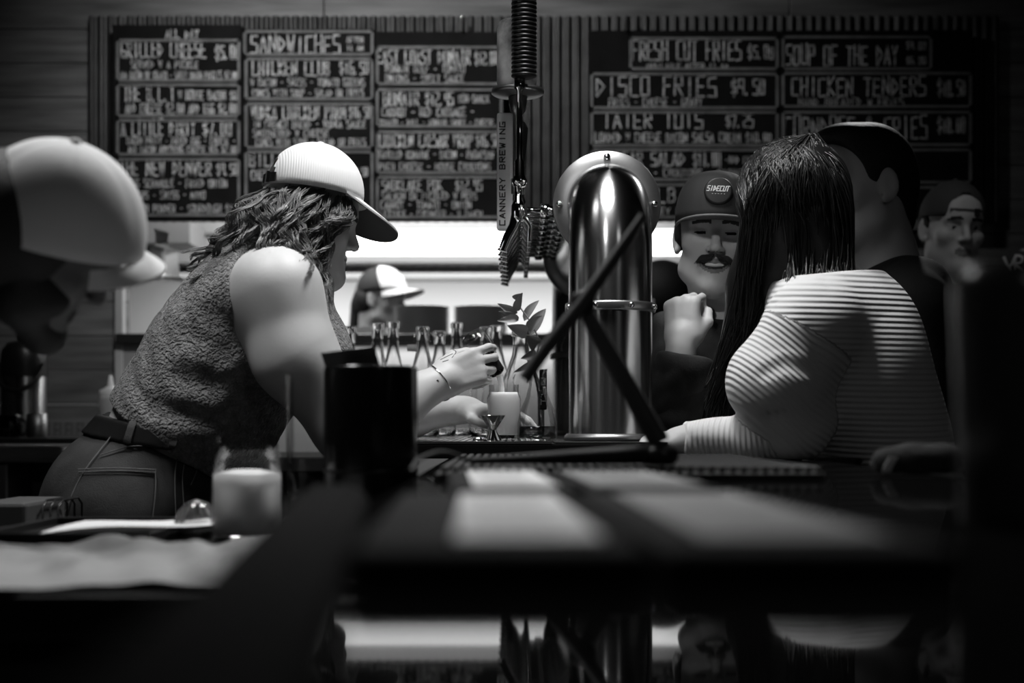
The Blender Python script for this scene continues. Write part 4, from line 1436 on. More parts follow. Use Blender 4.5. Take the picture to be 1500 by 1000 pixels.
def head_prims(C, R, s=1.0, smile=0.0, female=False, neckto=None, neck_r=0.055):
    """a face looking along R's second column"""
    def L(*p):
        return C + R @ (np.array(p) * s)

    def e(c, r, k=0.02, op='u', rot=None):
        return E_(L(*c), np.array(r) * s, R if rot is None else R @ rot, k * s, op)

    def c(a, b, ra, rb=None, k=0.01, op='u'):
        return C_(L(*a), L(*b), ra * s, (ra if rb is None else rb) * s, k * s, op)
    w = 0.94 if female else 1.0
    pr = [e((0, -0.012, 0.035), (0.076, 0.096, 0.088)), e((0, 0.03, -0.03), (0.062, 0.060, 0.085), 0.03),
          c((-0.048 * w, 0.012, -0.068), (0, 0.074, -0.100), 0.024, 0.021, 0.03), c((0.048 * w, 0.012, -0.068), (0, 0.074, -0.100), 0.024, 0.021, 0.03),
          e((0, 0.080, -0.100), (0.022 * w, 0.017, 0.016), 0.02)]
    for sx in (-1, 1):
        pr += [e((sx * 0.042, 0.060, -0.018 + 0.004 * smile), (0.024, 0.022, 0.020), 0.02),
               c((sx * 0.010, 0.089, 0.029), (sx * 0.045, 0.073, 0.026), 0.0095, 0.009, 0.016)]
    pr += [e((0, 0.078, 0.055), (0.045, 0.020, 0.035), 0.03)]
    for sx in (-1, 1):
        pr += [e((sx * 0.031, 0.094, 0.006), (0.016, 0.013, 0.010), 0.012, 's'),
               E_(L(sx * 0.031, 0.073, 0.006), np.full(3, 0.0128 * s), R, 0.003 * s),
               c((sx * 0.020, 0.084, 0.0105 - 0.003 * smile), (sx * 0.043, 0.079, 0.0095 - 0.003 * smile), 0.0035, 0.003, 0.004),
               c((sx * 0.021, 0.0835, 0.000 + 0.003 * smile), (sx * 0.042, 0.079, 0.000 + 0.003 * smile), 0.0032, 0.003, 0.004)]
    pr += [c((0, 0.090, 0.020), (0, 0.110, -0.022), 0.0075, 0.0105, 0.012), e((0, 0.108, -0.026), (0.012, 0.011, 0.009), 0.006),
           e((-0.012, 0.096, -0.029), (0.008, 0.010, 0.007), 0.006), e((0.012, 0.096, -0.029), (0.008, 0.010, 0.007), 0.006),
           e((-0.006, 0.103, -0.035), (0.0035, 0.005, 0.003), 0.003, 's'), e((0.006, 0.103, -0.035), (0.0035, 0.005, 0.003), 0.003, 's')]
    mw = 0.022 + 0.007 * smile
    up = 0.005 * smile
    pr += [e((0, 0.078, -0.060), (0.030, 0.016, 0.022), 0.015)]
    for sx in (-1, 1):
        pr += [c((0, 0.0945, -0.0545), (sx * mw, 0.083, -0.058 + up), 0.0055, 0.003, 0.005),
               c((0, 0.0935, -0.0665 - 0.006 * smile), (sx * mw, 0.083, -0.060 + up), 0.0062, 0.003, 0.005)]
    for sx in (-1, 1):
        pr += [c((0, 0.099, -0.0605 - 0.003 * smile), (sx * mw, 0.087, -0.059 + up), 0.0016 + 0.0028 * smile, 0.001, 0.002, 's')]
        if smile:
            pr += [c((sx * 0.018, 0.094, -0.036), (sx * 0.036, 0.078, -0.062), 0.002, 0.002, 0.006, 's')]
        # ear
        a = sx * 0.35
        rot = np.array([[math.cos(a), -math.sin(a), 0], [math.sin(a), math.cos(a), 0], [0, 0, 1.0]])
        pr += [e((sx * 0.078, -0.008, 0.000), (0.0075, 0.019, 0.032), 0.006, 'u', rot), e((sx * 0.0865, -0.004, 0.003), (0.0055, 0.011, 0.020), 0.004, 's', rot),
               e((sx * 0.077, 0.002, -0.027), (0.006, 0.009, 0.009), 0.006)]
    if neckto is not None:
        pr += [C_(L(0, -0.025, -0.06), neckto, neck_r * s, neck_r * s * 1.12, 0.03)]
    return pr


def face_paint(C, R, s=1.0, smile=0.0, brows=True):
    def f(P):
        q = (P - C) @ R / s
        x, y, z = np.abs(q[:, 0]), q[:, 1], q[:, 2]
        m = np.zeros(len(P), int)
        up = 0.005 * smile
        mz = -0.060 + up * (x / 0.026) ** 2 - 0.003 * smile
        inm = (x < 0.0235 + 0.006 * smile) & (np.abs(z - mz) < (0.0115 + 0.003 * smile) * np.sqrt(np.maximum(1 - (x / (0.026 + 0.007 * smile)) ** 2, 0))) & (y > 0.07)
        m[inm] = 1
        if smile:
            m[inm & (np.abs(z - mz + 0.0005) < 0.0062 * np.sqrt(np.maximum(1 - (x / 0.027) ** 2, 0)))] = 2
        ex = ((x - 0.031) / 0.0125) ** 2 + ((z - 0.0055) / (0.0048 - 0.0015 * smile)) ** 2 < 1
        m[ex & (y > 0.07)] = 3
        m[(((x - 0.031) / 0.0052) ** 2 + ((z - 0.0055) / 0.0048) ** 2 < 1) & ex & (y > 0.07)] = 5
        if smile:
            m[ex & (y > 0.07)] = 5
        if brows:
            zb = 0.030 - 0.22 * np.abs(x - 0.026) + 0.004 * 0
            m[(x > 0.011) & (x < 0.050) & (np.abs(z - zb) < 0.0048 * (1 - ((x - 0.028) / 0.03) ** 2 * 0.7)) & (y > 0.05)] = 2
        m[(x < 0.0155) & (np.abs(q[:, 0]) > 0.002) & (z < -0.0335) & (z > -0.038) & (y > 0.099)] = 2
        return m
    return f


SKINS = [M['skin'], M['lip'], M['brow'], M['eye'], M['teeth'], M['iris']]
SKINS_SHADED = [M['skin_shaded'], M['brow'], M['brow'], M['skin_mid'], M['teeth'], M['iris']]
SKINS_MID = [M['skin_mid'], M['lip'], M['brow'], M['eye'], M['teeth'], M['iris']]


def hand_prims(Wp, X, Y, Z, s, curl, thumb=None, spread=0.0):
    """Wp wrist; X towards the thumb, Y towards the fingers, Z back of the hand; curl: 4 x (a1,a2,a3) degrees"""
    R = np.stack([X, Y, Z], 1)

    def L(p):
        return Wp + R @ (np.array(p, float) * s)
    pr = [B_(L((0.002, 0.050, 0)), np.array((0.037, 0.044, 0.0125)) * s, R, 0.012 * s, 0.015 * s), C_(L((0, -0.02, 0)), L((0, 0.02, 0)), 0.026 * s, 0.026 * s, 0.02),
          E_(L((0.026, 0.03, -0.010)), np.array((0.016, 0.030, 0.015)) * s, R, 0.014 * s)]
    bx = (0.029, 0.0095, -0.0105, -0.0285)
    by = (0.088, 0.093, 0.089, 0.080)
    ln = ((0.042, 0.026, 0.021), (0.046, 0.030, 0.022), (0.043, 0.027, 0.021), (0.033, 0.021, 0.018))
    rr = ((0.0092, 0.0085, 0.0078, 0.0065), (0.0094, 0.0086, 0.0079, 0.0066), (0.009, 0.0083, 0.0076, 0.0064), (0.008, 0.0073, 0.0068, 0.0058))
    for f in range(4):
        p = np.array((bx[f], by[f], 0.001))
        pr.append(C_(L((bx[f] * 0.8, by[f] - 0.03, 0.002)), L(p), rr[f][0] * 1.05 * s, rr[f][0] * 1.08 * s, 0.010 * s))
        a = 0.0
        sp = spread * (1.5 - f)
        for j in range(3):
            a += math.radians(curl[f][j])
            q = p + ln[f][j] * np.array((math.sin(sp) * math.cos(a), math.cos(sp) * math.cos(a), -math.sin(a)))
            pr.append(C_(L(p), L(q), rr[f][j] * s, rr[f][j + 1] * s, 0.0035 * s))
            p = q
    if thumb is None:
        thumb = ((0.028, 0.018, -0.008), (0.052, 0.045, -0.016), (0.058, 0.075, -0.020), (0.056, 0.098, -0.022))
    tr = (0.014, 0.0115, 0.0095, 0.0075)
    for j in range(3):
        pr.append(C_(L(thumb[j]), L(thumb[j + 1]), tr[j] * s, tr[j + 1] * s, (0.012 if j == 0 else 0.004) * s))
    return pr


def baseball_cap(parent, C, R, s, m_dome, m_brim, brim=True, button=True, name='cap', a=0.088, b=0.103, h=0.105, brim_droop=0.20, brim_len=0.068, brim_w=0.082, strap=None, opening=False, hole_w=0.42, brim_edge=None, brim_curve=0.028, brim_roll=0.0, brim_under=None, label=None, square=2.0):
    """dome above local z=0, front along local y"""
    def L(p):
        return C + (np.asarray(p) * s) @ R.T
    nu, nv = 72, 22
    V, Fc = [], []
    for side in (0, 1):
        for j in range(nv + 1):
            t = j / nv * math.pi / 2
            for i in range(nu):
                an = 2 * math.pi * i / nu
                ce, se = math.cos(t) ** (2 / square), math.sin(t) ** (2 / square)
                seam = 1 - 0.010 * math.exp(-((((an / (math.pi / 3)) + 0.5) % 1 - 0.5) * 14) ** 2) * (side == 0)
                off = 0.0 if side == 0 else -0.0022
                x, y = (a + off) * ce * math.cos(an) * seam, (b + off) * ce * math.sin(an) * seam
                zz = (h + off) * se * seam
                if j == 0:
                    zz -= 0.006
                V.append((x, y, zz))
    n = nu * (nv + 1)

    def hole(i, j):
        if not opening:
            return False
        an = 2 * math.pi * (i + 0.5) / nu - 1.5 * math.pi
        t = (j + 0.5) / nv
        return (an / hole_w) ** 2 + ((t - 0.08) / 0.34) ** 2 < 1 and t > 0.10
    for j in range(nv):
        for i in range(nu):
            if hole(i, j):
                continue
            i2 = (i + 1) % nu
            q = (j * nu + i, j * nu + i2, (j + 1) * nu + i2, (j + 1) * nu + i)
            Fc.append(q)
            Fc.append(tuple(k + n for k in q[::-1]))
    for i in range(nu):
        i2 = (i + 1) % nu
        Fc.append((i2, i, i + n, i2 + n))
    cordv = [vv[0] * 1.0 for vv in V]
    ang = np.array([math.atan2(vv[1], vv[0]) * 0.092 for vv in V])
    W = L(np.array(V))
    cap = mk(name, W, Fc, m_dome, parent, True, label=label, attr={'cord': np.array([vv[1] for vv in V]) + 0 * ang})
    if button:
        MB().lathe([(0, 0), (0.007 * s, 0), (0.006 * s, 0.003 * s), (0, 0.005 * s)], L((0, 0, h * 0.998)), R[:, 2], 16).build('button', m_dome, cap)
    if brim:
        nx, ny = 25, 9
        P = np.zeros((nx, ny, 3))
        for i in range(nx):
            u = i / (nx - 1) * 2 - 1
            an = u * math.asin(min(0.98, brim_w / a)) if brim_w < a else u * 1.2
            x0, y0 = a * math.sin(an) * 0.985, b * math.cos(an) * 0.985
            for k in range(ny):
                t = k / (ny - 1)
                y = y0 + t * brim_len * (1 - abs(u) ** 2.6) ** 0.6 + t * 0.002
                x = x0 * (1 + 0.02 * t)
                P[i, k] = (x, y, -0.004 - brim_droop * (y - y0) - brim_curve * u * u * (0.4 + 0.6 * t) - 0.004 * t * t + brim_roll * x0 * t)
        W = L(P.reshape(-1, 3)).reshape(P.shape)
        ob = MB()
        ob.sheet(W, 0.0035 * s, -R[:, 2])
        br = ob.build('brim', m_brim, cap)
        if brim_under is not None:
            MB().sheet(W[1:-1, 1:] - R[:, 2] * 0.0042 * s, 0.0010 * s, -R[:, 2]).build('brim_underside', brim_under, cap, label='dark underside of the brim')  # thin darker sheet laid just below the brim
        if brim_edge is not None:
            pts = [W[i, -1] - R[:, 2] * 0.0017 * s for i in range(nx)]
            MB().tube(pts, 0.0032 * s, 8).build('brim_edge', brim_edge, cap)
    if strap is not None:
        pts = [L((a * 1.01 * math.sin(t), -b * 1.01 * math.cos(t), 0.006)) for t in np.linspace(-0.55, 0.55, 13)]
        Pg = np.array([[p - R[:, 2] * 0.009 * s, p + R[:, 2] * 0.009 * s] for p in pts])
        MB().sheet(Pg, 0.002, -R[:, 1]).build('strap', strap, cap)
        MB().box(L((a * 0.28, -b * 0.99, 0.006)), np.array((0.016, 0.006, 0.022)) * s, R).build('buckle', M['chrome'], cap)
    return cap


def torso_prims(P, Wst, Ch, SL, SR, wid=1.0, deep=1.0):
    """pelvis, waist, chest centres and both shoulders"""
    P, Wst, Ch, SL, SR = [np.asarray(q, float) for q in (P, Wst, Ch, SL, SR)]
    lat = nrm(SR - SL)
    up = nrm(Ch - P)
    fr = nrm(np.cross(up, lat))
    lat2 = nrm(np.cross(fr, up))
    R = np.stack([lat2, fr, up], 1)
    pr = [E_(P, np.array((0.175 * wid, 0.125 * deep, 0.13)), R, 0.05), E_(Wst, np.array((0.150 * wid, 0.108 * deep, 0.17)), R, 0.06), E_(Ch, np.array((0.172 * wid, 0.118 * deep, 0.19)), R, 0.06)]
    for S in (SL, SR):
        pr.append(C_(Ch + up * 0.12, S, 0.060, 0.058, 0.05))
    return pr, R


def figure(o, prims_head, J, wid=1.0, deep=1.0, arm=1.0, hands=True, h=0.006, skins=None, paint=None):
    """full body mesh from joints J; returns torso, arm and leg primitives for the clothes"""
    tp, R = torso_prims(J['pelvis'], J['waist'], J['chest'], J['sl'], J['sr'], wid, deep)
    arms, legs, hp = [], [], []
    for q in 'lr':
        S, E, Wr = [np.asarray(J[k + q], float) for k in ('s', 'e', 'w')]
        arms += [C_(S, E, 0.053 * arm, 0.041 * arm, 0.03), C_(E, (E * 0.65 + Wr * 0.35), 0.041 * arm, 0.042 * arm, 0.02), C_((E * 0.65 + Wr * 0.35), Wr, 0.042 * arm, 0.026 * arm, 0.02)]
        if ('h' + q) in J:
            hp += J['h' + q]
        elif hands:
            y = nrm(Wr - E)
            x = nrm(np.cross(y, R[:, 0] if q == 'r' else -R[:, 0]) + 1e-3)
            z = np.cross(x, y)
            hp += hand_prims(Wr, x, y, z, 0.95, [(25, 30, 20)] * 4)
        hip = np.asarray(J['pelvis'], float) + R @ np.array(((0.09 if q == 'r' else -0.09), 0, -0.04))
        K, A = np.asarray(J['k' + q], float), np.asarray(J['a' + q], float)
        legs += [C_(hip, K, 0.092, 0.060, 0.03), C_(K, K * 0.7 + A * 0.3, 0.058, 0.060, 0.02), C_(K * 0.7 + A * 0.3, A, 0.060, 0.038, 0.02),
                 C_(A + (0, 0, -0.02), A + R[:, 1] * np.array((1, 1, 0)) * 0.16 + np.array((0, 0, -0.035)), 0.040, 0.032, 0.02)]
    V, Q = mesh_sdf(tp + legs + arms + hp + prims_head, h)
    fc = V[Q].mean(1)
    mi = paint(fc) if paint else None
    mk('body', V, Q, skins or SKINS, o, True, mi)
    return tp, arms, legs, R


def std_legs(pel, fwd, spread=0.1):
    pel = np.asarray(pel, float)
    f = nrm(np.array((fwd[0], fwd[1], 0)))
    r = np.array((f[1], -f[0], 0))
    J = {}
    for q, s in (('l', -1), ('r', 1)):
        b = pel + r * s * spread
        J['k' + q] = np.array((b[0], b[1], 0)) + f * 0.04 + np.array((0, 0, min(0.50, pel[2] * 0.52)))
        J['a' + q] = np.array((b[0], b[1], 0.085))
    return J


def trousers(o, legs, tp, top, mats, h=0.007, name='trousers', grow_by=0.010):
    pr = grow(tp[:2], grow_by) + grow([l for i, l in enumerate(legs) if i % 4 != 3], grow_by) + [P_((0, 0, top), (0, 0, 1))]
    return solid(name, pr, h, mats, o, foldargs=(0.004, 22, 5))[0]


def shoes(o, legs, mats):
    for i in (3, 7):
        solid('shoe', grow([legs[i]], 0.008) + [P_((0, 0, 0.001), (0, 0, -1))], 0.006, mats, o)


# ================================================================= 1. the bartender
d0 = 2.60
pb = thing('person', (v(230, 0, d0)[0], d0, 0), 'bartender in pale corduroy cap, fleece vest and jeans pouring a drink', 'person')
HC = v(450, 327, d0 + 0.01)
pit = math.radians(12)
yaw = math.radians(19)
fw = np.array([math.cos(pit) * math.cos(yaw), math.cos(pit) * math.sin(yaw), -math.sin(pit)])
HR = frame(fw, (0, 0, 1))
s1 = 0.86
spn = nrm(v(400, 410, d0) - v(262, 640, d0))
prp = nrm(np.array([-spn[2], 0, spn[0]]))
prp = prp if prp[0] > 0 else -prp
TR = np.stack([YB, prp, spn], 1)
pel = v(212, 742, d0)
lowt = v(298, 600, d0)
midt = v(330, 525, d0)
cht = v(378, 452, d0)
torso = [E_(pel, (0.185, 0.150, 0.165), np.stack([YB, prp, spn], 1), 0.05), E_(v(262, 640, d0), (0.165, 0.118, 0.10), TR, 0.05), E_(lowt, (0.172, 0.132, 0.125), TR, 0.05), E_(midt, (0.168, 0.128, 0.13), TR, 0.05), E_(cht, (0.172, 0.112, 0.13), TR, 0.05),
         E_(v(446, 520, d0), (0.14, 0.075, 0.075), TR, 0.05)]
shr, shl = v(408, 428, 2.445), v(415, 425, 2.775)
torso += [C_(v(418, 398, d0), shr, 0.052, 0.058, 0.05), C_(v(418, 392, d0), shl, 0.055, 0.060, 0.05)]
neck = [C_(v(420, 392, d0), v(452, 345, d0), 0.058, 0.052, 0.03)]
er, wr_ = v(508, 628, 2.44), v(638, 563, 2.55)
armr = [C_(shr, v(434, 525, 2.435), 0.074, 0.069, 0.04), C_(v(434, 525, 2.435), er, 0.069, 0.052, 0.03), C_(er, v(570, 596, 2.5), 0.054, 0.052, 0.03), C_(v(570, 596, 2.5), wr_, 0.052, 0.030, 0.03)]
el, wl = v(520, 610, 2.80), v(678, 600, 2.69)
arml = [C_(shl, el, 0.070, 0.052, 0.03), C_(el, v(600, 610, 2.73), 0.044, 0.036, 0.03), C_(v(600, 610, 2.73), wl, 0.036, 0.023, 0.03)]
# right hand grips the small bottle, back of the hand to the camera
Yh = nrm(np.array([0.83, 0.10, 0.36]))
Zh = nrm(np.array([0.05, -1.0, 0.20]))
Zh = nrm(Zh - Yh * np.dot(Zh, Yh))
Xh = np.cross(Yh, Zh)
if Xh[2] < 0:
    Xh = -Xh
hr = hand_prims(wr_ + Yh * 0.006, Xh, Yh, Zh, 0.90, [(30, 38, 30), (42, 60, 40), (55, 70, 45), (60, 75, 45)],
                thumb=((0.030, 0.022, -0.010), (0.046, 0.050, -0.022), (0.044, 0.080, -0.034), (0.036, 0.100, -0.044)), spread=0.05)
# left hand steadies the jar
Yl = nrm(np.array([0.94, -0.26, -0.02]))
Zl = nrm(np.array([-0.15, 0.1, 1.0]))
Zl = nrm(Zl - Yl * np.dot(Zl, Yl))
Xl = np.cross(Yl, Zl)
Xl = Xl if Xl[1] < 0 else -Xl
hl = hand_prims(wl, Xl, Yl, Zl, 0.80, [(8, 18, 12), (10, 20, 14), (12, 22, 16), (14, 26, 18)], thumb=((0.026, 0.018, -0.008), (0.046, 0.036, -0.024), (0.050, 0.060, -0.034), (0.046, 0.080, -0.040)))
legs = []
for sy in (-1, 1):
    hp_ = v(205, 752, d0) + YB * sy * 0.095
    kn = v(232, 1050, d0) + YB * sy * 0.11
    an_ = v(215, 1440, d0) + YB * sy * 0.11
    an_[2] = 0.09
    legs += [C_(hp_, kn, 0.115, 0.072, 0.05), C_(kn, an_, 0.070, 0.042, 0.03), C_(an_ + (0, 0, -0.02), an_ + (0.15, 0, -0.045), 0.042, 0.034, 0.02)]
seat = [E_(v(190, 748, d0) + YB * sy * 0.09, (0.10, 0.112, 0.14), TR, 0.05) for sy in (-1, 1)]
V, Q = mesh_sdf(torso + seat + legs + neck + armr + arml + hr + hl + head_prims(HC, HR, s1, 0, True, v(425, 385, d0), 0.05), 0.0034)
mk('body', V, Q, SKINS, pb, True, face_paint(HC, HR, s1)(V[Q].mean(1)))
# fleece vest
vest = grow(torso[1:] + [torso[0]], 0.014)
hem_p, hem_n = v(252, 640, d0), -spn + np.array([0.02, 0, 0.16])
vp = vest + [P_(hem_p, hem_n), P_(v(436, 372, d0), nrm(np.array([0.55, 0, 0.9])), 0.01)]
for sgn, shp in ((-1, shr), (1, shl)):
    vp.append(E_(shp + np.array([0.018, sgn * 0.018, -0.030]), np.array((0.095, 0.088, 0.165)), np.stack([YB, nrm(np.array([0.9, 0, 0.25])), nrm(np.array([-0.25, 0, 0.9]))], 1), 0.008, 's'))
# soft folds across the back
for (a, b, r) in (((262, 545), (385, 600), 0.009), ((250, 470), (330, 515), 0.008), ((215, 590), (330, 625), 0.007), ((300, 455), (375, 520), 0.008)):
    vp.append(C_(v(*a, 2.409), v(*b, 2.409), r, r, 0.03, 's'))
solid('fleece_vest', vp, 0.0034, M['fleece'], pb, foldargs=(0.0022, 60, 2))
# jeans
jp = grow([torso[0]] + seat + [l for i, l in enumerate(legs) if i % 3 != 2] + [torso[1]], 0.012)
jo, JV, JQ = solid('jeans', jp + [P_(v(248, 648, d0), spn + np.array([0, 0, 0.1])), P_((0, 0, 0.07), (0, 0, -1))], 0.0045, M['denim'], pb, foldargs=(0.003, 30, 9))
jbvh = BVHTree.FromPolygons(JV.tolist(), JQ.tolist())


def drape(px, py, off=0.003, bv=None):
    p = v(px, py, 1.9)
    org = Vector((0, 0, CZ))
    dr = (Vector(p) - org).normalized()
    hit = (bv or jbvh).ray_cast(org, dr)
    if hit[0] is None:
        return None
    return np.array(hit[0]) + np.array(hit[1]) * off * (1 if np.dot(np.array(hit[1]), np.array(dr)) < 0 else -1)


def drape_line(pts, off, r, mb, n=24, bv=None):
    P = spline([(a, b, 0) for a, b in pts], n)
    W = [drape(q[0], q[1], off, bv) for q in P]
    W = [w for w in W if w is not None]
    if len(W) > 2:
        mb.tube(W, r, 6)


def drape_patch(poly4, off, th, name, m, parent, nx=14, ny=10, bv=None):
    a, b, c, d_ = [np.array(q, float) for q in poly4]
    P = np.zeros((nx, ny, 3))
    last = None
    for i in range(nx):
        for k in range(ny):
            s, t = i / (nx - 1), k / (ny - 1)
            q = (a * (1 - s) + b * s) * (1 - t) + (d_ * (1 - s) + c * s) * t
            w = drape(q[0], q[1], off, bv)
            last = w if w is not None else last
            P[i, k] = last
    return MB().sheet(P, th, (0, 1, 0)).build(name, m, parent)


drape_patch(((118, 690), (228, 689), (222, 760), (100, 764)), 0.0035, 0.003, 'back_pocket', M['denim'], jo)
m = MB()
drape_line([(118, 690), (170, 688), (228, 689)], 0.0072, 0.0011, m)
drape_line([(119, 694), (170, 692), (227, 693)], 0.0072, 0.0008, m)
drape_line([(227, 690), (226, 720), (221, 762)], 0.0072, 0.0010, m)
drape_line([(148, 668), (200, 654), (262, 662)], 0.004, 0.0010, m)
drape_line([(260, 662), (255, 700), (256, 760)], 0.004, 0.0010, m)
drape_line([(272, 660), (266, 700), (268, 750)], 0.004, 0.0010, m)
drape_line([(293, 664), (286, 690), (278, 710)], 0.004, 0.0010, m)
drape_line([(165, 640), (120, 700), (92, 765)], 0.004, 0.0012, m)
m.build('stitching', M['stitch'], jo)
# belt
bp = grow([torso[0]] + seat + [torso[1]], 0.019)
bn = nrm(np.array([0.17, 0, 1.0]))
bpnt = v(248, 636, d0)
bo, BV_, BQ_ = solid('belt', bp + [P_(bpnt + bn * 0.017, bn), P_(bpnt - bn * 0.019, -bn)], 0.003, M['leather'], pb)
bb = BVHTree.FromPolygons(BV_.tolist(), BQ_.tolist())
for q in (((196, 620), (186, 652)), ((262, 622), (249, 662))):
    a, b = np.array(q[0], float), np.array(q[1], float)
    P = []
    for t in np.linspace(0, 1, 8):
        r = a * (1 - t) + b * t
        w = drape(r[0], r[1], 0.004, bb)
        if w is None:
            w = drape(r[0], r[1], 0.006)
        if w is not None:
            P.append([w + np.array((-0.006, 0, 0.001)), w + np.array((0.006, 0, -0.001))])
    if len(P) > 2:
        MB().sheet(np.array(P), 0.003, (0, -1, 0)).build('belt_loop', M['denim'], jo)
shoes_l = [legs[2], legs[5]]
for l in shoes_l:
    solid('shoe', grow([l], 0.008) + [P_((0, 0, 0.001), (0, 0, -1))], 0.006, M['black_matte'], pb)
# cap
cp = math.radians(8)
CRf = np.array([math.cos(cp) * math.cos(yaw), math.cos(cp) * math.sin(yaw), -math.sin(cp)])
CR = frame(CRf, (0, 0, 1))
baseball_cap(pb, v(460, 281, d0 + 0.01), CR, 0.92, M['cord'], M['cap_grey'], strap=M['black_plastic'], opening=True, brim_droop=0.60, brim_len=0.080, brim_under=mat('brim_underside', 0.07, 0.85), brim_curve=0.006, brim_roll=0.17, h=0.098, b=0.100, a=0.094, label='pale corduroy baseball cap')
# bracelet, ring, tattoo lines
fa = nrm(wr_ - v(570, 596, 2.5))
u_, w_, a_ = basis(fa)
ctr = wr_ + fa * 0.006
m = MB().tube([ctr + 0.0335 * (math.cos(t) * u_ + math.sin(t) * w_) + fa * 0.004 * math.sin(2 * t) for t in np.linspace(0, 2 * math.pi, 33)], 0.0016, 8)
m.lathe([(0, -0.004), (0.004, 0), (0, 0.004)], ctr + nrm(np.array([0, -1, 0.1])) * 0.0345, (0, 0, 1), 10)
m.build('bracelet', M['chrome'], pb)
hv = np.array([p for p in [wr_]])
BB = BVHTree.FromPolygons(V.tolist(), Q.tolist())
m = MB()
for ln in ([(650, 520), (659, 512), (668, 515), (662, 524)], [(645, 527), (655, 522), (663, 518)], [(648, 530), (657, 527)]):
    drape_line(ln, 0.0002, 0.0007, m, 12, BB)
if m.V:
    m.build('tattoo', M['ink'], pb)
w = drape(677, 501, 0.001, BB)
if w is not None:
    MB().tube([w + 0.0085 * (math.cos(t) * np.array((0.5, 0, 0.86)) + math.sin(t) * np.array((0.3, -0.9, 0.2))) + (0, 0.004, -0.004) for t in np.linspace(0, 6.28, 21)], 0.0016, 8).build('ring', M['chrome'], pb)
# wavy hair
r = np.random.default_rng(11)
ns, npt = 2600, 22
cl_n = 130
cl = np.zeros((cl_n, npt, 3))
cl_r = np.zeros(cl_n)
for i in range(cl_n):
    th = r.uniform(-0.15, math.pi + 0.35)               # around the head: 0 = face side, pi = nape, on the camera side mostly
    side = -1 if r.random() < 0.68 else 1               # camera side is local +x (right ear)
    lx = 0.082 * math.sin(th) * (1 if side < 0 else -1)
    ly = 0.086 * math.cos(th) - 0.005
    root = HC + HR @ np.array([lx, ly, 0.040 + 0.024 * r.random()]) * s1
    k = (math.pi - th) / math.pi                        # 1 at the face, 0 at the nape
    if th > 1.35:
        # back hair, over the shoulder blade
        tip = v(r.uniform(275, 400), 0, root[1])
        tx = r.uniform(0, 1)
        if tx < 0.5:
            end = v(r.uniform(272, 350), r.uniform(370, 418), d0 + r.uniform(-0.16, 0.12))
            mid = v(r.uniform(335, 385), r.uniform(318, 362), d0 + r.uniform(-0.15, 0.10))
        else:
            end = v(r.uniform(390, 462), r.uniform(372, 412), d0 + r.uniform(-0.21, -0.12))
            mid = v(r.uniform(380, 440), r.uniform(320, 360), d0 + r.uniform(-0.15, -0.09))
    else:
        end = v(r.uniform(455, 482), r.uniform(395, 448), d0 + r.uniform(-0.14, 0.05))
        mid = v(r.uniform(432, 484) - 12 * (1 - k), r.uniform(330, 372), d0 + r.uniform(-0.105, -0.07) * (1 if side < 0 else -0.4))
    c = spline([root, root * 0.5 + mid * 0.5 + (HR @ np.array([lx, ly, 0])) * 0.22, mid, mid * 0.45 + end * 0.55, end], npt)
    t = np.linspace(0, 1, npt)
    ph, fr_ = r.uniform(0, 6.28), r.uniform(2.0, 3.4)
    amp = 0.011 * np.clip(t * 1.8, 0, 1)
    c = c + (amp * np.sin(ph + t * 6.28 * fr_))[:, None] * np.array([0.65, 0.35, -0.4]) + (amp * np.cos(ph + t * 6.28 * fr_))[:, None] * np.array([0.1, 0.9, 0.2])
    cl[i], cl_r[i] = c, r.uniform(0.007, 0.013)
own = r.integers(0, cl_n, ns)
offa, offr = r.uniform(0, 6.28, ns), np.sqrt(r.uniform(0, 1, ns))
t = np.linspace(0, 1, npt)
wid = (0.55 + 0.6 * np.sin(math.pi * np.clip(t * 0.9, 0, 1)) * 0.9) * (1 - 0.72 * t ** 3)
S = cl[own] + (np.stack([np.cos(offa), 0.8 * np.sin(offa), 0.6 * np.sin(offa + 1)], -1) * (offr * cl_r[own])[:, None])[:, None, :] * wid[None, :, None]
S += 0.0022 * np.sin(r.uniform(0, 6.28, (ns, 1, 3)) + t[None, :, None] * r.uniform(8, 22, (ns, 1, 1)))
Rr = np.outer(r.uniform(0.0006, 0.0011, ns), np.concatenate([np.ones(npt - 4), np.linspace(0.9, 0.3, 4)]))
HV, HQ = strands(S, Rr, 3)
mk('hair', HV, HQ, M['hair_wavy'], pb, True)
# small bottle in her hand, pouring
bt = thing('pouring_bottle', v(712, 512, 2.6), 'small clear bottle held upside down in the bartender\'s hand, pouring', 'bottle')
pa, pe = v(692, 492, 2.63), v(731, 549, 2.60)
ax = pe - pa
Lb = np.linalg.norm(ax)
MB().lathe(glass_vessel([(0.022, 0), (0.026, 0.004), (0.026, Lb * 0.42), (0.018, Lb * 0.60), (0.0125, Lb * 0.72), (0.012, Lb * 0.95)], 0, 0), pa, ax, 28).build('bottle_body', M['glass'], bt)
MB().lathe([(0.0135, Lb * 0.52), (0.0165, Lb * 0.55), (0.0150, Lb * 0.93), (0.013, Lb * 0.95), (0.0128, Lb * 0.9)], pa, ax, 28).build('neck_sleeve', M['black_plastic'], bt)
st = [pe, v(733, 556, 2.60), v(734.5, 566, 2.60), v(735, 578, 2.60)]
ps = MB().tube(spline(st, 10), [0.006, 0.0055, 0.0055, 0.0055, 0.005, 0.005, 0.005, 0.005, 0.005, 0.005], 12).build('poured_stream', M['drink'])
tag(ps, 'pale stream of liquid falling from the small bottle into the jar', 'liquid stream')

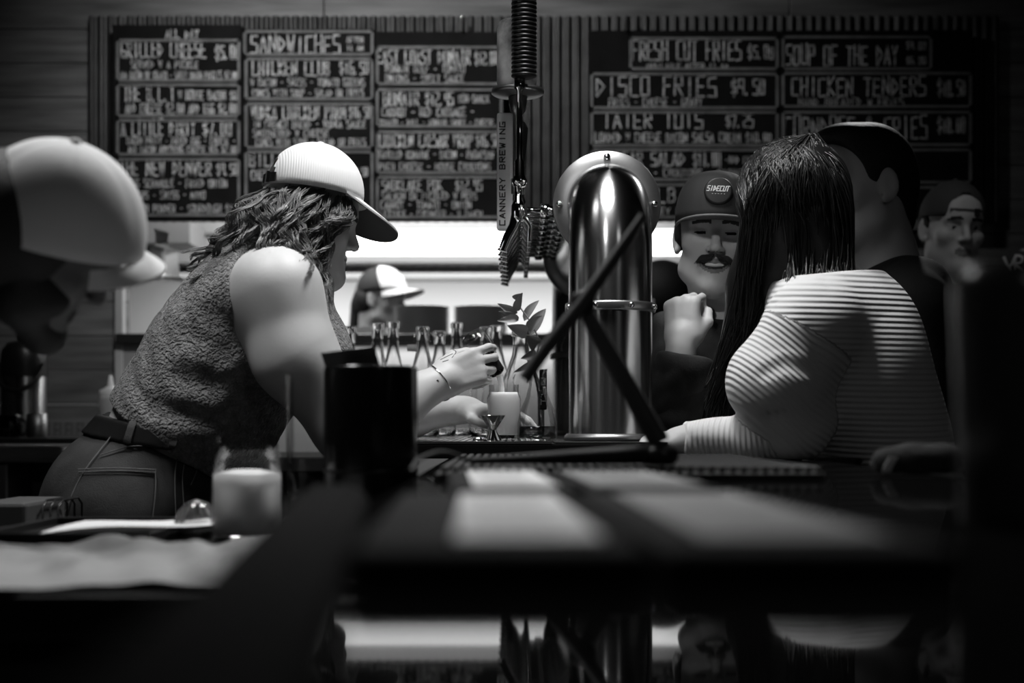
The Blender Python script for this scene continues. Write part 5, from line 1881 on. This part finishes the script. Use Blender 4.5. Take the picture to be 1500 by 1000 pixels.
# ================================================================= 2. the woman in the ribbed sweater
d0 = 2.56
pw = thing('person', (v(1235, 0, d0)[0] + 0.1, d0, 0), 'woman with long straight black hair in pale ribbed sweater leaning on the bar', 'person')
HC = v(1163, 312, d0 + 0.03)
HR = frame(np.array([-0.62, 0.78, -0.10]), (-0.10, 0, 1))
Jw = dict(pelvis=v(1325, 790, d0 + 0.03), waist=v(1290, 640, d0 + 0.02), chest=v(1238, 535, d0 + 0.01), sr=v(1188, 478, d0 - 0.15), sl=v(1235, 470, d0 + 0.17))
latw = nrm(Jw['sr'] - Jw['sl'])
Jw.update(er=v(1178, 628, d0 - 0.14), wr=v(1012, 643, d0 - 0.06), el=v(1150, 640, d0 + 0.22), wl=v(1050, 650, d0 + 0.16))
Jw.update(std_legs(Jw['pelvis'], (-1, 0.1)))
y_ = nrm(Jw['wr'] - Jw['er'])
z_ = nrm(np.array([0, -0.35, 1.0]) - y_ * np.dot(np.array([0, -0.35, 1.0]), y_))
Jw['hr'] = hand_prims(Jw['wr'] + y_ * 0.008, np.cross(y_, z_) if np.cross(y_, z_)[1] > 0 else -np.cross(y_, z_), y_, z_, 0.86, [(42, 55, 30), (46, 60, 30), (50, 60, 30), (52, 60, 30)], thumb=((0.028, 0.018, -0.008), (0.048, 0.042, -0.02), (0.046, 0.068, -0.03), (0.034, 0.086, -0.036)))
tpw, armw, legw, Rw = figure(pw, head_prims(HC, HR, 0.97, 0, True, v(1205, 425, d0 + 0.01), 0.05), Jw, 0.92, 1.0, 0.9, h=0.005, paint=face_paint(HC, HR, 0.97))
sh_, el_ = Jw['sr'], Jw['er']
sleeve = [C_(sh_, v(1140, 560, d0 - 0.15), 0.070, 0.082, 0.04), C_(v(1140, 560, d0 - 0.15), v(1166, 622, d0 - 0.14), 0.082, 0.060, 0.03), C_(v(1166, 622, d0 - 0.14), v(1110, 640, d0 - 0.11), 0.056, 0.041, 0.025), C_(v(1110, 640, d0 - 0.11), v(1008, 642, d0 - 0.06), 0.041, 0.032, 0.02)]
sleevel = [C_(Jw['sl'], Jw['el'], 0.07, 0.055, 0.03), C_(Jw['el'], Jw['wl'], 0.05, 0.036, 0.02)]
bod = grow(tpw, 0.016) + [E_(v(1268, 540, d0 - 0.03), (0.10, 0.10, 0.17), None, 0.05)]
grooves = [C_(v(1172, 452, d0 - 0.245), v(1206, 520, d0 - 0.24), 0.006, 0.006, 0.02, 's'), C_(v(1206, 520, d0 - 0.24), v(1220, 606, d0 - 0.225), 0.007, 0.007, 0.02, 's'),
           C_(v(1128, 611, d0 - 0.205), v(1165, 612, d0 - 0.225), 0.006, 0.004, 0.02, 's'), C_(v(1118, 545, d0 - 0.235), v(1150, 530, d0 - 0.245), 0.004, 0.004, 0.02, 's'), C_(v(1150, 530, d0 - 0.245), v(1200, 545, d0 - 0.235), 0.004, 0.004, 0.02, 's')]
sw = bod + sleeve + sleevel + grooves + [P_((0, 0, 0.90), (0, 0, -1)), P_(v(1210, 405, d0), (-0.10, 0, 1), 0.006), P_(v(1001, 640, d0 - 0.06), (-1, 0, 0), 0.004), P_((0, 0, BZ + 0.0015), (0, 0, -1)) if False else P_((0, 0, 0.88), (0, 0, -1))]


def rib(P):
    ds = [d_prim(q, P) for q in sleeve]
    db = np.min([d_prim(q, P) for q in bod], 0)
    out = np.zeros(len(P))
    up = Jw['chest'] - Jw['pelvis']
    out = (P - Jw['pelvis']) @ nrm(up + np.array([0.12, 0, 0]))
    ua = nrm(sleeve[0][2] - sleeve[0][1])
    fa_ = nrm(sleeve[3][2] - sleeve[3][1])
    u1 = (P - sleeve[0][1]) @ nrm(ua + np.array([-0.25, 0, -0.2])) + 0.15 * np.abs((P - v(1150, 500, d0))[:, 0])
    f1 = (P - sleeve[3][1]) @ fa_
    best = np.argmin(np.stack(ds + [db]), 0)
    out = np.where(best <= 1, u1, out)
    out = np.where((best == 2) | (best == 3), f1, out)
    return out


V, Q = mesh_sdf(sw, 0.0036)
V = fold(V, Q, 0.003, 26, 4)
V[:, 2] = np.where((V[:, 0] < 0.60) & (V[:, 2] < BZ + 0.002), BZ + 0.002, V[:, 2]) if True else V[:, 2]
mk('sweater', V, Q, M['sweater'], pw, True, attr={'rib': rib(V)})
# tag edge of the collar
trousers(pw, legw, tpw, 0.95, M['black_matte'])
shoes(pw, legw, M['black_matte'])
# long straight hair
r = np.random.default_rng(21)
hp = [E_(HC + HR @ np.array((0, -0.012, 0.036)), np.array((0.085, 0.104, 0.096)), HR, 0.03)]
top = HC
for (a, b, ra, rb) in ((v(1150, 300, d0 + 0.04), v(1112, 420, d0 + 0.10), 0.075, 0.055), (v(1112, 420, d0 + 0.10), v(1062, 590, d0 + 0.12), 0.055, 0.030), (v(1180, 310, d0 + 0.03), v(1190, 400, d0 + 0.02), 0.078, 0.055), (v(1165, 350, d0 + 0.03), v(1150, 425, d0 + 0.03), 0.075, 0.055), (v(1215, 340, d0 + 0.03), v(1232, 412, d0 + 0.03), 0.04, 0.022), (v(1180, 330, d0 - 0.01), v(1204, 420, d0 - 0.025), 0.07, 0.055)):
    hp.append(C_(a, b, ra, rb, 0.03))
ho, HVb, HQb = solid('hair', hp, 0.005, M['hair_black'], pw)
ns, npt = 2200, 20
S = np.zeros((ns, npt, 3))
for i in range(ns):
    part = HC + HR @ np.array([r.uniform(-0.012, 0.012), r.uniform(-0.07, 0.06), 0.128])
    g = r.uniform(0, 1)
    if g < 0.5:
        x1 = r.uniform(1090, 1160)
        e_ = v(r.uniform(1032, 1092), r.uniform(560, 622), d0 + r.uniform(0.03, 0.14))
        m_ = v(x1 - 12, r.uniform(400, 440), d0 + r.uniform(0.0, 0.13))
        q_ = v(x1, r.uniform(300, 330), d0 + r.uniform(-0.06, 0.05))
    else:
        x1 = r.uniform(1150, 1247)
        e_ = v(x1 + r.uniform(-6, 12), r.uniform(420, 448), d0 + r.uniform(-0.125, 0.0))
        m_ = v(x1 + 4, r.uniform(360, 380), d0 + r.uniform(-0.08, -0.02))
        q_ = v(x1, r.uniform(262, 325), d0 + r.uniform(-0.085, -0.01))
    # push the mid point out of the skull
    dq = q_ - (HC + (0, 0, 0.02))
    L_ = np.linalg.norm(dq[:2])
    if L_ < 0.090:
        q_[:2] = HC[:2] + dq[:2] / (L_ + 1e-6) * 0.094
    c0 = HC + (0, 0, 0.03)
    k_ = (part * 0.5 + q_ * 0.5) - c0
    k_ = c0 + nrm(k_) * 0.106
    S[i] = spline([part, k_, q_, m_, m_ * 0.5 + e_ * 0.5, e_], npt) + 0.0015 * np.sin(np.linspace(0, 1, npt)[:, None] * r.uniform(3, 9) + r.uniform(0, 6, 3))
HV, HQ = strands(S, np.outer(r.uniform(0.0007, 0.0012, ns), np.ones(npt)), 3)
mk('hair_strands', HV, HQ, M['hair_black'], ho, True)

# ================================================================= 3. the smiling man with the flat cap brim
d0 = 2.98
pm = thing('person', (v(1075, 0, d0)[0], d0 + 0.05, 0), 'smiling man with moustache, dark cap and flannel shirt, fist raised', 'person')
HC = v(1046, 350, d0)
HR = frame(np.array([-0.10, -1.0, -0.05]), (0.05, 0, 1))
Jm = dict(pelvis=v(1142, 770, d0 + 0.10), waist=v(1140, 660, d0 + 0.08), chest=v(1098, 560, d0 + 0.07), sr=v(1000, 492, d0 + 0.02), sl=v(1160, 492, d0 + 0.10))
Jm.update(er=v(982, 612, d0 - 0.13), wr=v(998, 508, d0 - 0.17), el=v(1165, 640, d0 - 0.05), wl=v(1120, 655, d0 - 0.10))
Jm.update(std_legs(Jm['pelvis'], (-0.2, -1)))
# raised fist: back of the hand to the camera's left
Yf = nrm(np.array([0.02, 0.10, 1.0]))
Zf = nrm(np.array([-0.45, -0.85, 0.1]))
Zf = nrm(Zf - Yf * np.dot(Zf, Yf))
Xf = np.cross(Yf, Zf)
Xf = Xf if Xf[0] > 0 else -Xf
Jm['hr'] = hand_prims(Jm['wr'] + Yf * 0.004, Xf, Yf, Zf, 0.98, [(70, 95, 60), (74, 95, 60), (76, 95, 60), (78, 95, 60)], thumb=((0.030, 0.022, -0.012), (0.046, 0.048, -0.026), (0.040, 0.072, -0.044), (0.020, 0.080, -0.056)))
tpm, armm, legm, Rm = figure(pm, head_prims(HC, HR, 0.99, 1.0, False, v(1060, 470, d0 + 0.06), 0.058), Jm, 1.0, 1.0, 0.95, h=0.0030, paint=face_paint(HC, HR, 0.99, 1.0))
shirt = grow(tpm, 0.012) + [C_(Jm['sr'], v(985, 585, d0 - 0.1), 0.066, 0.060, 0.03), C_(v(985, 585, d0 - 0.1), v(985, 600, d0 - 0.13), 0.060, 0.052, 0.03), C_(Jm['sl'], Jm['el'], 0.066, 0.056, 0.03), C_(Jm['el'], Jm['wl'], 0.054, 0.042, 0.02),
                            C_(v(985, 605, d0 - 0.13), v(992, 560, d0 - 0.15), 0.054, 0.050, 0.02), P_((0, 0, 0.88), (0, 0, -1)), P_(v(1060, 452, d0 + 0.05), (0, -0.35, 1), 0.01)]
so_, SV, SQ = solid('flannel_shirt', shirt, 0.005, M['flannel'], pm, foldargs=(0.006, 28, 6))
cuff = [C_(v(958, 598, d0 - 0.14), v(1000, 535, d0 - 0.16), 0.030, 0.052, 0.03), C_(v(975, 590, d0 - 0.13), v(1002, 540, d0 - 0.15), 0.050, 0.056, 0.03), P_(v(998, 520, d0 - 0.16), (0.15, 0, 1), 0.004)]
solid('sleeve_cuff', cuff, 0.004, M['flannel'], so_, foldargs=(0.003, 40, 3))
col = []
cn = v(1060, 452, d0 + 0.05)
for sx in (-1, 1):
    col += chain([cn + np.array((sx * 0.062, 0.03, 0.035)), cn + np.array((sx * 0.068, -0.035, 0.012)), cn + np.array((sx * 0.045, -0.085, -0.018)), cn + np.array((sx * 0.055, -0.088, -0.058))], [0.010, 0.012, 0.013, 0.008], 0.012)
solid('collar', col, 0.004, M['flannel'], so_)
trousers(pm, legm, tpm, 0.95, M['black_matte'])
shoes(pm, legm, M['black_matte'])
solid('teeth', [E_(HC + HR @ np.array((0, 0.0905, -0.0600)) * 0.99, np.array((0.0200, 0.0085, 0.0052)), HR)], 0.0015, M['teeth'], pm)
# moustache
r = np.random.default_rng(5)
ns, npt = 520, 7
S = np.zeros((ns, npt, 3))
for i in range(ns):
    sx = r.choice((-1, 1))
    a = r.uniform(0, 1)
    x0 = sx * (0.002 + 0.026 * a)
    p0 = np.array((x0, 0.1 - 0.35 * abs(x0) + 0.002, -0.041 - 0.10 * abs(x0) + r.uniform(-0.003, 0.003)))
    p1 = p0 + np.array((sx * r.uniform(0.006, 0.014), r.uniform(-0.003, 0.001), -0.010 - 0.004 * a))
    mdl = (p0 + p1) / 2 + np.array((0, 0.004, 0.002))
    q = spline([p0, mdl, p1], npt)
    S[i] = HC + (q * 0.99) @ HR.T
HV, HQ = strands(S, np.outer(np.full(ns, 0.0009), np.linspace(1, 0.5, npt)), 3)
mk('moustache', HV, HQ, M['brow'], pm, True)
side = [E_(HC + HR @ np.array((sx * 0.070, -0.022, 0.012)), np.array((0.014, 0.045, 0.040)), HR, 0.01) for sx in (-1, 1)] + [E_(HC + HR @ np.array((0, -0.075, 0.0)), np.array((0.066, 0.035, 0.055)), HR, 0.02)]
solid('hair', side, 0.004, M['hair_short'], pm)
cR = frame(HR[:, 1] * 1.0 + np.array([0, 0, 0.02]), (0.05, 0, 1))
cc = HC + HR @ np.array((0, 0.0, 0.036))
cap = baseball_cap(pm, cc, cR, 1.0, M['cap_black'], M['cap_brim'], b=0.108, a=0.084, h=0.104, brim_droop=-0.04, brim_len=0.070, brim_w=0.081, brim_curve=0.006, brim_edge=M['cap_brim'], label='dark flat-brimmed cap with a round patch', square=2.6)
# round patch with lettering on the cap front
pc = cc + cR @ np.array((0, 0.1005, 0.050))
nf_ = nrm(cR @ np.array((0, 1.0, 0.16)))
ux_ = nrm(np.cross(nf_, cR[:, 2])) * -1
ux_ = cR[:, 0] * -1
uz_ = nrm(np.cross(nf_, ux_)) 
if uz_[2] < 0:
    uz_ = -uz_
pt = MB().lathe([(0, 0.0), (0.028, -0.002), (0.029, 0.002), (0.027, 0.0065), (0.024, 0.007), (0, 0.007)], pc, nf_, 40).build('patch', mat('patch_black', 0.012, 0.5), cap)
lm = MB()
letters(lm, 'SIDECUT', pc + nf_ * 0.0072 - ux_ * 0.0235 - uz_ * 0.001, ux_, uz_, 0.045, 0.010, 0.0018, nf_, 0.0, slant=0.28)
letters(lm, '-----', pc + nf_ * 0.0072 - ux_ * 0.014 - uz_ * 0.009, ux_, uz_, 0.03, 0.004, 0.0006, nf_, 0.0)
lm.build('lettering', M['white_print'], pt)

# ================================================================= 4. the tall man in black
d0 = 3.19
pt_ = thing('person', (v(1310, 0, d0)[0], d0 + 0.02, 0), 'tall man with short dark hair in black tee, seen from behind the ear', 'person')
HC = v(1264, 279, d0)
HR = frame(np.array([-0.93, -0.34, -0.08]), (0, 0, 1))
Jt = dict(pelvis=v(1340, 790, d0 + 0.03), waist=v(1328, 650, d0 + 0.03), chest=v(1305, 530, d0 + 0.02), sr=v(1335, 450, d0 - 0.15), sl=v(1260, 448, d0 + 0.18))
Jt.update(er=v(1350, 640, d0 - 0.13), wr=v(1310, 740, d0 - 0.18), el=v(1330, 640, d0 + 0.20), wl=v(1300, 740, d0 + 0.16))
Jt.update(std_legs(Jt['pelvis'], (-0.9, 0.3)))
tpt, armt, legt, Rt = figure(pt_, head_prims(HC, HR, 1.13, 0, False, v(1300, 400, d0 + 0.02), 0.062), Jt, 1.12, 1.1, 1.15, h=0.0045, paint=face_paint(HC, HR, 1.13), skins=SKINS)
tee = grow(tpt, 0.014) + [C_(Jt['sr'], Jt['sr'] * 0.3 + Jt['er'] * 0.7, 0.078, 0.074, 0.04), C_(Jt['sl'], Jt['sl'] * 0.3 + Jt['el'] * 0.7, 0.078, 0.074, 0.04), C_(v(1300, 420, d0 + 0.02), v(1345, 425, d0 - 0.08), 0.072, 0.075, 0.05), P_((0, 0, 0.86), (0, 0, -1)), P_(v(1292, 372, d0), (-0.35, 0, 1), 0.008)]
solid('black_tee', tee, 0.006, M['black_tee'], pt_, foldargs=(0.005, 24, 3))
trousers(pt_, legt, tpt, 0.95, M['black_matte'])
shoes(pt_, legt, M['black_matte'])
s4 = 1.13
hs = [E_(HC + HR @ np.array((0, -0.014, 0.040)) * s4, np.array((0.0805, 0.102, 0.094)) * s4, HR, 0.02), E_(HC + HR @ np.array((0, 0.050, 0.105)) * s4, np.array((0.055, 0.045, 0.026)) * s4, HR, 0.03),
      C_(HC + HR @ np.array((0, -0.070, 0.0)) * s4, HC + HR @ np.array((0, -0.060, -0.055)) * s4, 0.050 * s4, 0.050 * s4, 0.03), E_(HC + HR @ np.array((0, 0.112, 0.020)) * s4, np.array((0.16, 0.080, 0.075)) * s4, HR, 0.012, 's'),
      E_(HC + HR @ np.array((0, 0.055, -0.060)) * s4, np.array((0.16, 0.062, 0.055)) * s4, HR, 0.012, 's')]
for sx in (-1, 1):
    hs.append(E_(HC + HR @ np.array((sx * 0.09, -0.004, 0.0)) * s4, np.array((0.024, 0.021, 0.036)) * s4, HR, 0.006, 's'))
solid('hair', hs, 0.004, M['hair_short'], pt_)

# ================================================================= 5. the man with the backwards cap
d0 = 3.9
pk = thing('person', (v(1400, 0, d0)[0], d0, 0), 'man in backwards cap and dark top standing at the far right', 'person')
HC = v(1394, 338, d0)
HR = frame(np.array([0.10, -1.0, -0.10]), (0.05, 0, 1))
Jk = dict(pelvis=v(1405, 690, d0 + 0.03), waist=v(1405, 590, d0 + 0.03), chest=v(1405, 500, d0 + 0.02), sr=v(1308, 432, d0 + 0.02), sl=v(1480, 436, d0 + 0.02), er=v(1302, 560, d0), wr=v(1310, 650, d0 - 0.1), el=v(1490, 560, d0), wl=v(1480, 650, d0 - 0.1))
Jk.update(std_legs(Jk['pelvis'], (0, -1)))
tpk, armk, legk, Rk = figure(pk, head_prims(HC, HR, 1.0, 0.0, False, v(1398, 430, d0 + 0.04), 0.058), Jk, 1.05, 1.0, 1.0, h=0.0048, paint=face_paint(HC, HR, 1.0), skins=SKINS)
tk = grow(tpk, 0.014) + [C_(Jk['sr'], Jk['er'], 0.068, 0.06, 0.04), C_(Jk['sl'], Jk['el'], 0.068, 0.06, 0.04), P_((0, 0, 0.86), (0, 0, -1)), P_(v(1398, 412, d0), (0, -0.2, 1), 0.01)]
solid('dark_top', tk, 0.007, M['grey_tee'], pk, foldargs=(0.005, 24, 8))
trousers(pk, legk, tpk, 1.03, M['black_matte'])
shoes(pk, legk, M['black_matte'])
solid('hair', [E_(HC + HR @ np.array((sx * 0.069, -0.025, 0.018)), np.array((0.014, 0.045, 0.034)), HR, 0.01) for sx in (-1, 1)] + [E_(HC + HR @ np.array((0, -0.075, 0.0)), np.array((0.066, 0.035, 0.055)), HR, 0.02)], 0.005, M['hair_short'], pk)
cR = frame(-HR[:, 1], HR[:, 2])
baseball_cap(pk, HC + HR @ np.array((0, -0.004, 0.040)), cR, 1.0, mat('charcoal_cap', 0.05, 0.8), mat('charcoal_brim', 0.04, 0.8), a=0.086, b=0.104, h=0.098, opening=True, strap=mat('cap_strap', 0.08, 0.8), label='charcoal cap worn backwards')

# ================================================================= 6. person at the right edge with a lettered shirt
d0 = 4.55
pz = thing('person', (v(1560, 0, d0)[0], d0, 0), 'person at the right edge in a dark top with pale lettering', 'person')
HC = v(1555, 285, d0)
HR = frame(np.array([-0.7, -0.7, 0]), (0, 0, 1))
Jz = dict(pelvis=v(1560, 650, d0), waist=v(1560, 560, d0), chest=v(1558, 470, d0), sr=v(1508, 392, d0 - 0.12), sl=v(1612, 392, d0 + 0.12), er=v(1500, 520, d0 - 0.14), wr=v(1480, 600, d0 - 0.25), el=v(1620, 520, d0 + 0.14), wl=v(1610, 600, d0))
Jz.update(std_legs(Jz['pelvis'], (-0.7, -0.7)))
tpz, armz, legz, Rz = figure(pz, head_prims(HC, HR, 1.0, 0.0, False, v(1556, 375, d0), 0.055), Jz, 1.0, 1.0, 1.0, h=0.008, paint=face_paint(HC, HR, 1.0), skins=SKINS)
tz = grow(tpz, 0.014) + [C_(Jz['sr'], Jz['er'], 0.070, 0.06, 0.04), C_(Jz['er'], Jz['wr'], 0.055, 0.045, 0.04), C_(Jz['sl'], Jz['el'], 0.066, 0.06, 0.04), P_((0, 0, 0.86), (0, 0, -1)), P_(v(1556, 362, d0), (0, -0.2, 1), 0.01)]
zo, ZV, ZQ = solid('dark_top', tz, 0.008, M['grey_tee'], pz)
zb_ = BVHTree.FromPolygons(ZV.tolist(), ZQ.tolist())
m = MB()
for ln in ([(1472, 378), (1480, 392), (1490, 374)], [(1480, 392), (1482, 402)], [(1488, 398), (1488, 376), (1498, 378), (1496, 386), (1489, 388), (1499, 400)], [(1503, 378), (1514, 376), (1513, 384), (1504, 396), (1516, 398)]):
    drape_line(ln, 0.003, 0.0045, m, 14, zb_)
if m.V:
    m.build('lettering', M['white_print'], zo)
solid('hair', [E_(HC + HR @ np.array((0, -0.02, 0.045)), np.array((0.08, 0.095, 0.085)), HR, 0.02), P_(HC + HR @ np.array((0, 0.05, 0.05)), HR @ np.array((0, 0.7, -0.7)), 0.01)], 0.008, M['hair_short'], pz)
trousers(pz, legz, tpz, 1.08, M['black_matte'], 0.01)
shoes(pz, legz, M['black_matte'])

# ================================================================= 7. dark-haired person behind the tower
d0 = 4.30
pd = thing('person', (v(965, 0, d0)[0], d0, 0), 'dark-haired person half hidden behind the steel tower', 'person')
HC = v(962, 445, d0)
HR = frame(np.array([-0.9, 0.4, -0.15]), (0, 0, 1))
Jd = dict(pelvis=v(968, 790, d0), waist=v(968, 690, d0), chest=v(968, 610, d0), sr=v(985, 555, d0 - 0.15), sl=v(955, 555, d0 + 0.17), er=v(985, 670, d0 - 0.17), wr=v(950, 700, d0 - 0.25), el=v(950, 670, d0 + 0.17), wl=v(920, 700, d0 + 0.1))
Jd.update(std_legs(Jd['pelvis'], (-0.9, 0.4)))
tpd, armd, legd, Rd_ = figure(pd, head_prims(HC, HR, 0.97, 0.0, False, v(966, 530, d0), 0.055), Jd, 0.95, 1.0, 0.9, h=0.008, paint=face_paint(HC, HR, 0.97), skins=SKINS_MID)
solid('dark_top', grow(tpd, 0.014) + [C_(Jd['sr'], Jd['er'], 0.066, 0.055, 0.04), C_(Jd['er'], Jd['wr'], 0.055, 0.04, 0.04), C_(Jd['sl'], Jd['el'], 0.066, 0.055, 0.04), P_(v(966, 520, d0), (0, 0, 1), 0.01), P_((0, 0, 0.7), (0, 0, -1))], 0.008, M['black_tee'], pd)
solid('hair', [E_(HC + HR @ np.array((0, -0.02, 0.03)), np.array((0.086, 0.102, 0.100)), HR, 0.02), P_(HC + HR @ np.array((0, 0.05, 0.03)), HR @ np.array((0, 0.8, -0.6)), 0.01)], 0.006, M['hair_short'], pd)
trousers(pd, legd, tpd, 0.82, M['black_matte'], 0.01)
shoes(pd, legd, M['black_matte'])

# ================================================================= 8. the cook in the kitchen
d0 = 5.75
pc_ = thing('person', (v(555, 0, d0)[0], d0, 0), 'cook in a dark cap with pale front, seen through the pass', 'person')
HC = v(556, 440, d0)
HR = frame(np.array([0.93, -0.25, -0.12]), (0, 0, 1))
Jc = dict(pelvis=v(535, 775, d0), waist=v(535, 690, d0), chest=v(540, 595, d0), sr=v(545, 540, d0 - 0.17), sl=v(535, 540, d0 + 0.17), er=v(560, 640, d0 - 0.17), wr=v(620, 660, d0 - 0.1), el=v(540, 640, d0 + 0.17), wl=v(610, 660, d0 + 0.1))
Jc.update(std_legs(Jc['pelvis'], (1, 0)))
tpc, armc, legc, Rc = figure(pc_, head_prims(HC, HR, 1.0, 0.0, False, v(545, 520, d0), 0.055), Jc, 1.0, 1.0, 1.0, h=0.007, paint=face_paint(HC, HR, 1.0), skins=SKINS_MID)
solid('cook_jacket', grow(tpc, 0.014) + [C_(Jc['sr'], Jc['er'], 0.066, 0.055, 0.04), C_(Jc['sl'], Jc['el'], 0.066, 0.055, 0.04), P_(v(545, 508, d0), (0, 0, 1), 0.01), P_((0, 0, 0.7), (0, 0, -1))], 0.008, M['black_tee'], pc_)
solid('hair', [E_(HC + HR @ np.array((0, -0.03, 0.0)), np.array((0.082, 0.080, 0.075)), HR, 0.02), E_(HC + HR @ np.array((0, 0.05, -0.02)), np.array((0.12, 0.075, 0.08)), HR, 0.01, 's'), C_(HC + HR @ np.array((0, -0.085, -0.03)), HC + HR @ np.array((0, -0.095, -0.13)), 0.035, 0.022, 0.02)], 0.006, M['hair_short'], pc_)
cR = frame(HR[:, 1] + np.array((0, 0, 0.22)), (0, 0, 1))
cap = baseball_cap(pc_, HC + HR @ np.array((0, 0.0, 0.040)), cR, 1.0, M['cap_black'], M['cap_grey'], a=0.086, b=0.104, h=0.098, brim_droop=0.15, brim_edge=M['black_matte'], brim_len=0.075, label='dark cap with pale front and dark brim edge')
cc = HC + HR @ np.array((0, 0.0, 0.040))
fp = E_(cc + cR @ np.array((0, 0.002, 0.0)), np.array((0.0875, 0.106, 0.100)), cR)
solid('front_panel', [fp, P_(cc + cR @ np.array((0, 0.03, 0)), cR @ np.array((0, -1.0, -0.25)), 0.002), P_(cc + cR @ np.array((0, 0, -0.004)), -cR[:, 2], 0.002)], 0.004, M['paper'], cap)
trousers(pc_, legc, tpc, 0.85, M['black_matte'], 0.01)
shoes(pc_, legc, M['black_matte'])

# ================================================================= 9. the blurred bartender at the left edge
d0 = 1.68
pl = thing('person', (v(-330, 0, d0)[0], d0 + 0.12, 0), 'blurred bartender with pale cap bending in at the left edge', 'person')
HC = v(58, 352, d0)
HR = frame(np.array([0.70, 0.38, -0.52]), (0.1, -0.35, 1))
dl = 1.85
Jl = dict(pelvis=v(-640, 820, dl), waist=v(-520, 690, dl), chest=v(-350, 570, dl), sr=v(-220, 530, dl - 0.17), sl=v(-220, 510, dl + 0.17), er=v(-330, 740, dl - 0.2), wr=v(-270, 840, dl - 0.18), el=v(-320, 730, dl + 0.19), wl=v(-260, 840, dl + 0.12))
Jl.update(std_legs(Jl['pelvis'], (1, 0)))
tpl, arml_, legl, Rl = figure(pl, head_prims(HC, HR, 0.86, 0.0, False, v(-150, 480, dl - 0.02), 0.055), Jl, 1.0, 1.0, 1.0, h=0.006, paint=face_paint(HC, HR, 0.86), skins=SKINS_SHADED)
solid('black_top', grow(tpl, 0.014) + [C_(Jl['sr'], Jl['er'], 0.066, 0.055, 0.04), C_(Jl['sl'], Jl['el'], 0.066, 0.055, 0.04), P_(v(-160, 480, dl), (0.8, 0, 0.6), 0.01), P_((0, 0, 0.86), (0, 0, -1))], 0.008, M['black_tee'], pl)
trousers(pl, legl, tpl, 0.95, M['black_matte'], 0.01)
shoes(pl, legl, M['black_matte'])
solid('hair', [E_(HC + HR @ np.array((0, -0.03, 0.0)), np.array((0.086, 0.090, 0.090)), HR, 0.02), E_(HC + HR @ np.array((0, 0.085, -0.03)), np.array((0.14, 0.06, 0.09)), HR, 0.01, 's'), C_(HC + HR @ np.array((0, -0.06, -0.05)), HC + HR @ np.array((0, -0.09, -0.13)), 0.065, 0.04, 0.03)], 0.006, M['hair_short'], pl)
cR = frame(np.array([0.88, 0.30, -0.20]), (0.05, -0.42, 1))
baseball_cap(pl, v(82, 337, d0), cR, 0.97, M['cap_grey'], M['cap_grey'], opening=True, hole_w=0.30, strap=M['cap_grey'], a=0.092, b=0.108, h=0.112, brim_droop=0.12, brim_len=0.028, label='pale baseball cap')

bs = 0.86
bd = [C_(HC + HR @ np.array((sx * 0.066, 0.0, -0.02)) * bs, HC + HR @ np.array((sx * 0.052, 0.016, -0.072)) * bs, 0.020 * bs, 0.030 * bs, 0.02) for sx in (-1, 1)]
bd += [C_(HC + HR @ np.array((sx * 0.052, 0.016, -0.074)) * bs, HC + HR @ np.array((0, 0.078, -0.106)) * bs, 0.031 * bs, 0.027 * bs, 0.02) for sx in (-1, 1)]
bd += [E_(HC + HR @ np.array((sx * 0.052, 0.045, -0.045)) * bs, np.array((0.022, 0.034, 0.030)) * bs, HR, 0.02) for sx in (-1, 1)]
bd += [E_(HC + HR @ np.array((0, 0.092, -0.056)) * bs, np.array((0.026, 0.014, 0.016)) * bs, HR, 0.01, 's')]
solid('shade_beard', bd, 0.005, M['hair_short'], pl)  # beard added to keep the lower face as dark as in shade
